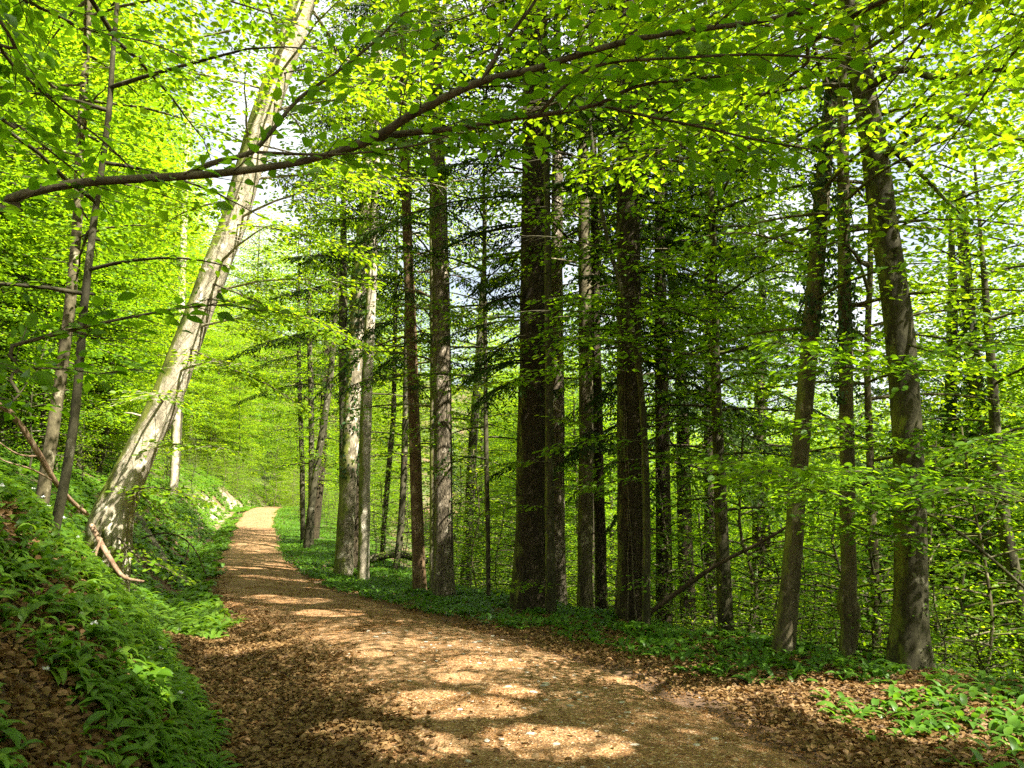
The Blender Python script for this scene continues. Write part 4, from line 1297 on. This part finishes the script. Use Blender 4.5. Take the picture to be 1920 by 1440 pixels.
# the wood on the far side of the valley, one mass
fr = np.random.default_rng(41)
fol = Foliage()
n = 0
while n < 520:
    t = fr.uniform(62, 215); y = fr.uniform(-5, 260)
    x = float(at_t(t, y))
    if not in_view(x, y, 8): continue
    n += 1
    g = float(ground(x, y)); h = fr.uniform(7, 13); w = fr.uniform(2.5, 4.2)
    m = 300
    d = fr.normal(0, 1, (m, 3)); d /= np.linalg.norm(d, axis=1)[:, None]
    rad = fr.uniform(.35, 1, (m, 1)) ** .5
    p = np.array([x, y, g + h * .55]) + d * rad * np.array([w, w, h * .55])
    hd = fr.normal(0, 1, (m, 3)); hd[:, 2] *= .4
    nr = d * .5 + fr.normal(0, .5, (m, 3)); nr[:, 2] += .6
    fol.put(p, hd, nr, fr.uniform(.5, 1.0, m))
tag(fol.build('distant_woodland', M_BEECH, None, T_FAR, False), 'pale sunlit woodland on the far side of the valley', 'woodland', kind='stuff')

# ------------------------------------------------------------------ ground cover
gr = np.random.default_rng(51)


def ground_n(x, y):
    e = .05
    gx = (ground(x + e, y) - ground(x - e, y)) / (2 * e); gy = (ground(x, y + e) - ground(x, y - e)) / (2 * e)
    n = np.stack([-gx, -gy, np.ones_like(gx)], -1)
    return n / np.linalg.norm(n, axis=1)[:, None]


def garlic(name, label, n, y_rng, t_rng, dens, leaves, size, width=1.0, power=1.0, mat=None):
    """Clumps of wild garlic wherever dens(t, y) says."""
    u = gr.uniform(0, 1, n) ** power
    y = y_rng[0] + (y_rng[1] - y_rng[0]) * u
    t = gr.uniform(*t_rng, n)
    x = at_t(t, y)
    k = (gr.uniform(0, 1, n) < dens(t, y, x)) & (np.abs(x) < .667 * y + 1.2)
    x, y, t = x[k], y[k], t[k]
    P = np.stack([x, y, ground(x, y) - .01], -1)
    N = ground_n(x, y)
    mb = MB()
    for j in range(leaves):
        q = gr.uniform(0, 1, len(x)) < (1 - .08 * j)
        m = q.sum()
        az = gr.uniform(0, 6.28, m)
        hd = np.stack([np.cos(az), np.sin(az), np.zeros(m)], -1) + N[q] * np.array([1.3, 1.3, 0])   # blades lean downhill
        up = N[q] * .6 + np.array([0, 0, .6]) + gr.normal(0, .12, (m, 3))
        up /= np.linalg.norm(up, axis=1)[:, None]
        hd = hd - up * np.sum(hd * up, axis=1)[:, None]
        base = P[q] + gr.normal(0, .025, (m, 3)) * np.array([1, 1, 0])
        stamp(mb, T_GARLIC[(j + int(gr.integers(4))) % 4], base, hd, up, size * gr.uniform(.55, 1.15, m), width * gr.uniform(.8, 1.2, m))
    o = mb.build(name, mat or M_GARLIC, None, smooth=True)
    return tag(o, label, 'plants', kind='stuff')


def d_bank(t, y, x):
    n = vnoise(x * 1.1, y * 1.1, 61) + .6 * vnoise(x * 3.1, y * 3.1, 62)
    toe = -2.15 - .30 * sstep(4, 9, y)
    near = sstep(-.42, -.02, n) * (1 - .6 * sstep(4.2, 5.2, y) * sstep(.25, 1.4, toe - t) * sstep(-.1, .15, vnoise(x * .8, y * .8, 63)))
    return np.clip(near + .8 * (1 - sstep(.1, .6, toe - t)), 0, 1) * sstep(-.05, .12, toe - t)


garlic('wild_garlic', 'wild garlic leaves hanging down the steep left bank', 15000, (2.6, 14), (-7.5, -2.1), d_bank, 5, .18, 1.0, 1.5)


def d_patch(t, y, x):
    a = np.exp(-(((t + 2.0) / .55) ** 2 + ((y - 13.0) / 2.6) ** 2) * 1.2)
    return np.clip(a * 2.2 - .3, 0, 1)


garlic('wild_garlic', 'lush garlic clump between the ditch and the left path edge', 2600, (10, 17), (-3.0, -1.15), d_patch, 6, .27, 1.1)


def d_left_far(t, y, x):
    n = vnoise(x * .9, y * .9, 64) + .5 * vnoise(x * 2.3, y * 2.3, 65)
    return sstep(-.35, .15, n) * (sstep(-1.2 + .35 * sstep(16, 24, y), -1.4 + .35 * sstep(16, 24, y), t) * .9)


garlic('wild_garlic', 'low greenery along the far left path edge and ditch', 16000, (14, 80), (-7, -.8), d_left_far, 4, .32, 1.7)


def d_right(t, y, x):
    n = vnoise(x * 1.2, y * 1.2, 66) + .6 * vnoise(x * 2.9, y * 2.9, 67)
    e = 1.85 - .70 * sstep(8.5, 13, y) - .3 * sstep(14, 24, y) + .2 * vnoise(x * .8, y * .8, 68)
    thick = sstep(e, e + .45, t)
    near = 1 - sstep(7.2, 9.0, y)
    return np.clip(thick * (1 - near) * sstep(-.6, -.1, n) + near * sstep(1.7, 2.5, t + .7 * n) * sstep(-.55, .1, n) * .62, 0, 1)


garlic('wild_garlic', 'garlic and herbs along the right verge at the feet of the trees', 30000, (3.4, 74), (.75, 7.5), d_right, 5, .20, 1.12, 1.3)

# white garlic flower heads
mbf = MB()
n = 14
y = gr.uniform(3.4, 10, n); t = gr.uniform(-4.2, -2.3, n); x = at_t(t, y)
for i in range(n):
    c = np.array([x[i], y[i], float(ground(x[i], y[i])) + gr.uniform(.17, .24)])
    d = gr.normal(0, 1, (14, 3)); d[:, 2] = np.abs(d[:, 2]) * .8; d /= np.linalg.norm(d, axis=1)[:, None]
    stamp(mbf, T_FAR, c + d * .004, d, gr.normal(0, 1, (14, 3)), .018)
M_FLOWER = leaf_mat('garlic_flower', [(.7, .72, .66), (.8, .8, .76)], (1, 1, 1), .3, .5, .2)
tag(mbf.build('garlic_flowers', M_FLOWER, None), 'small white garlic flower heads on the left bank', 'flowers', kind='stuff')


# dead leaves
def litter(name, label, n, y_rng, t_rng, dens, size, mat, tpl, power=1.0, lift=.012, tilt=.45):
    u = gr.uniform(0, 1, n) ** power
    y = y_rng[0] + (y_rng[1] - y_rng[0]) * u
    t = gr.uniform(*t_rng, n)
    x = at_t(t, y)
    k = (gr.uniform(0, 1, n) < dens(t, y, x)) & (np.abs(x) < .667 * y + .6)
    x, y = x[k], y[k]
    m = len(x)
    P = np.stack([x, y, ground(x, y) + gr.uniform(.0, 1, m) * lift + .006], -1)
    N = ground_n(x, y) + gr.normal(0, tilt, (m, 3))
    N[:, 2] = np.abs(N[:, 2]) + .05
    az = gr.uniform(0, 6.28, m)
    hd = np.stack([np.cos(az), np.sin(az), gr.normal(0, .2, m)], -1)
    mb = MB()
    stamp(mb, tpl, P, hd, N, size * gr.uniform(.5, 1.2, m), gr.uniform(.7, 1.3, m))
    return tag(mb.build(name, mat, None), label, 'leaves', kind='stuff')


def d_litter(t, y, x):
    n = vnoise(x * 1.6, y * 1.6, 71) + .5 * vnoise(x * 4.1, y * 4.1, 72)
    left = sstep(-.7, -1.35, t + .35 * n)
    right = sstep(1.05, 1.7, t + .5 * n) * (1 - .6 * sstep(10, 14, y))
    mid = .01 + .03 * sstep(.0, .4, n)
    bank = 1 - .35 * sstep(2.6, 3.4, -t)
    return np.clip(np.maximum(left * bank, right * .85) + mid, 0, 1)


litter('leaf_litter', 'brown dead beech leaves over the ditch, banks and path edges', 220000, (3.0, 12), (-6, 5.6), d_litter, .050, M_LITTER, T_LITTER, 1.5, .03)
litter('leaf_litter', 'brown dead leaves along the edges of the far path', 45000, (12, 40), (-5, 5), lambda t, y, x: d_litter(t * 1.05, y, x) * .8, .075, M_LITTER, T_LITTER, 1.2, .02)
litter('bud_scales', 'orange brown bud scales and leaf scraps strewn over the path', 150000, (3.0, 11), (-2.0, 2.4),
       lambda t, y, x: np.clip(.55 + .9 * (vnoise(x * 1.9, y * 1.9, 74) + .5 * vnoise(x * 5, y * 5, 75)), .08, 1) * (1 - .5 * sstep(1.2, 2.2, np.abs(t))), .016, M_FLAKE, T_LITTER, 1.4, .006, .35)
litter('bud_scales', 'brown leaf scraps scattered over the middle stretch of the path', 60000, (10, 24), (-1.5, 1.6), lambda t, y, x: np.full_like(t, .7), .026, M_FLAKE, T_LITTER, 1.2, .006, .35)

# pale stones pressed into the path
ST = np.array([[math.cos(a) * r, math.sin(a) * r, z] for (r, z) in ((1, -.1), (.86, .32), (.45, .5)) for a in np.linspace(0, 6.28, 8)[:-1]] + [[0, 0, .54]])
SQ = [[l * 7 + k, l * 7 + (k + 1) % 7, (l + 1) * 7 + (k + 1) % 7, (l + 1) * 7 + k] for l in range(2) for k in range(7)]
SX = [[14 + k, 14 + (k + 1) % 7, 21] for k in range(7)]
mb = MB()
for i in range(330):
    y = 3.2 + 7 * gr.uniform() ** 1.4
    t = gr.normal(.15, .6); x = float(at_t(t, y))
    if abs(t) > 1.5: continue
    s = .010 + .030 * gr.uniform() ** 2.5
    a = gr.uniform(0, 6.28)
    v = ST * np.array([1, gr.uniform(.55, .9), gr.uniform(.25, .55)]) * s * (1 + gr.normal(0, .10, (len(ST), 1)))
    v = rotz(v, a) + np.array([x, y, float(ground(x, y)) + .012])
    mb.add2(v, SQ, SX)
tag(mb.build('path_stones', stone_mat(), None, smooth=False), 'pale limestone chips pressed into the path', 'stones', kind='stuff')


# ------------------------------------------------------------------ fallen wood and small plants
def stick(name, label, cat, pts, radii, mat, side=None, group=None):
    P, R = resample(np.array(pts), np.array(radii), .08)
    o = P[0]
    mb = MB(); tube(mb, P, R, 9, .18, int(abs(o[0]) * 100) % 97)
    for sp in side or []:
        p2, r2 = resample(np.array(sp[0]), np.array(sp[1]), .08)
        tube(mb, p2, r2, 6, .15, 3)
    ob = mb.build(name, mat, None, smooth=True, origin=tuple(o))
    return tag(ob, label, cat, group)


px = lambda u, v, d: pix(u, v, d)[0]
d0 = hit(1188, 1172)
a = px(1180, 1178, d0 - .1)
stick('fallen_branch', 'long dark dead branch leaning up rightward from the foot of the second big fir', 'branch',
      [a, px(1260, 1118, d0 - .4), px(1340, 1062, d0 - .8), px(1420, 1020, d0 - 1.1), px(1480, 985, d0 - 1.3), px(1540, 945, d0 - 1.5)], [.034, .032, .027, .022, .017, .01], M_TWIG,
      [([px(1420, 1020, d0 - 1.1), px(1470, 1015, d0 - 1.3), px(1540, 1008, d0 - 1.5)], [.012, .008, .004])])
stick('fallen_branch', 'reddish dead branch sloping down across the left bank to the leaning trunk', 'branch',
      [px(-40, 735, 7.6), px(10, 765, 7.8), px(40, 800, 8), px(75, 855, 8.3), px(105, 905, 8.6), px(135, 940, 9), px(165, 965, 9.3)], [.034, .034, .032, .03, .028, .025, .02], M_DEAD,
      [([px(75, 855, 8.3), px(30, 850, 8.0), px(-40, 800, 7.6)], [.012, .009, .005]), ([px(105, 905, 8.6), px(60, 880, 8.2), px(0, 860, 7.8), px(-30, 820, 7.6)], [.012, .009, .006, .004])])
stick('fallen_branch', 'dead branch with a pale broken tip hanging from the leaning trunk into the ditch', 'branch',
      [px(172, 985, 9.6), px(190, 1020, 9.4), px(208, 1050, 9.2), px(232, 1082, 9.1), px(270, 1090, 9.05)], [.034, .032, .028, .022, .012], M_DEAD,
      [([px(190, 1010, 9.4), px(178, 1050, 9.2), px(196, 1085, 9.05)], [.02, .016, .008])])
stick('fallen_log', 'mossy dark log lying on the left bank beside the far path', 'log',
      [np.array([at_t(-4.2, 27), 27, ground(at_t(-4.2, 27), 27) + .12]), np.array([at_t(-3.3, 25), 25, ground(at_t(-3.3, 25), 25) + .1]), np.array([at_t(-2.5, 23.5), 23.5, ground(at_t(-2.5, 23.5), 23.5) + .1])],
      [.16, .15, .13], M_BARK_DARK)
stick('fallen_log', 'dark log lying across the slope behind the pair of pale trunks', 'log',
      [px(690, 1050, 22), px(740, 1040, 22), px(800, 1052, 21.5)], [.11, .10, .08], M_BARK_DARK)
stick('fallen_branch', 'thin bare twig arching over the ditch beside the leaning trunk', 'branch',
      [px(265, 1010, 10.4), px(300, 1000, 10.5), px(335, 1005, 10.6), px(365, 1030, 10.7), px(385, 1075, 10.8)], [.012, .012, .011, .010, .006], M_TWIG,
      [([px(355, 1018, 10.65), px(345, 1060, 10.6), px(325, 1100, 10.6)], [.009, .008, .006])])
stick('fallen_branch', 'low dead stick lying on leaf litter before the burled trunk', 'branch',
      [px(1440, 1262, 7.2), px(1500, 1270, 7.1), px(1560, 1278, 7.05)], [.02, .022, .014], M_TWIG)
# the bright seedling low on the bank
d1 = hit(290, 1315)
b = px(290, 1315, d1)
t = thing('beech_seedling', 'bright yellow-green beech seedling among the garlic low on the left bank', 'seedling', b)
mb = MB()
top = px(275, 1262, d1 - .25)
tube(mb, [b, (b + top) / 2 + np.array([.01, 0, .02]), top], [.004, .003, .002], 6)
mb.build('stem', M_TWIG, t, smooth=True)
f = Foliage()
k = 15
az = np.linspace(0, 6.28, k) + gr.normal(0, .25, k)
hd = np.stack([np.cos(az), np.sin(az), gr.uniform(-.5, 0, k)], -1)
pos = top + hd * np.array([1, 1, .2]) * gr.uniform(.02, .12, (k, 1))
nr = gr.normal(0, .35, (k, 3)) + np.array([.1, -.7, .8])
f.put(pos, hd, nr, gr.uniform(.075, .115, k))
f.build('leaves', M_BEECH, t, T_NEAR, False, smooth=True)
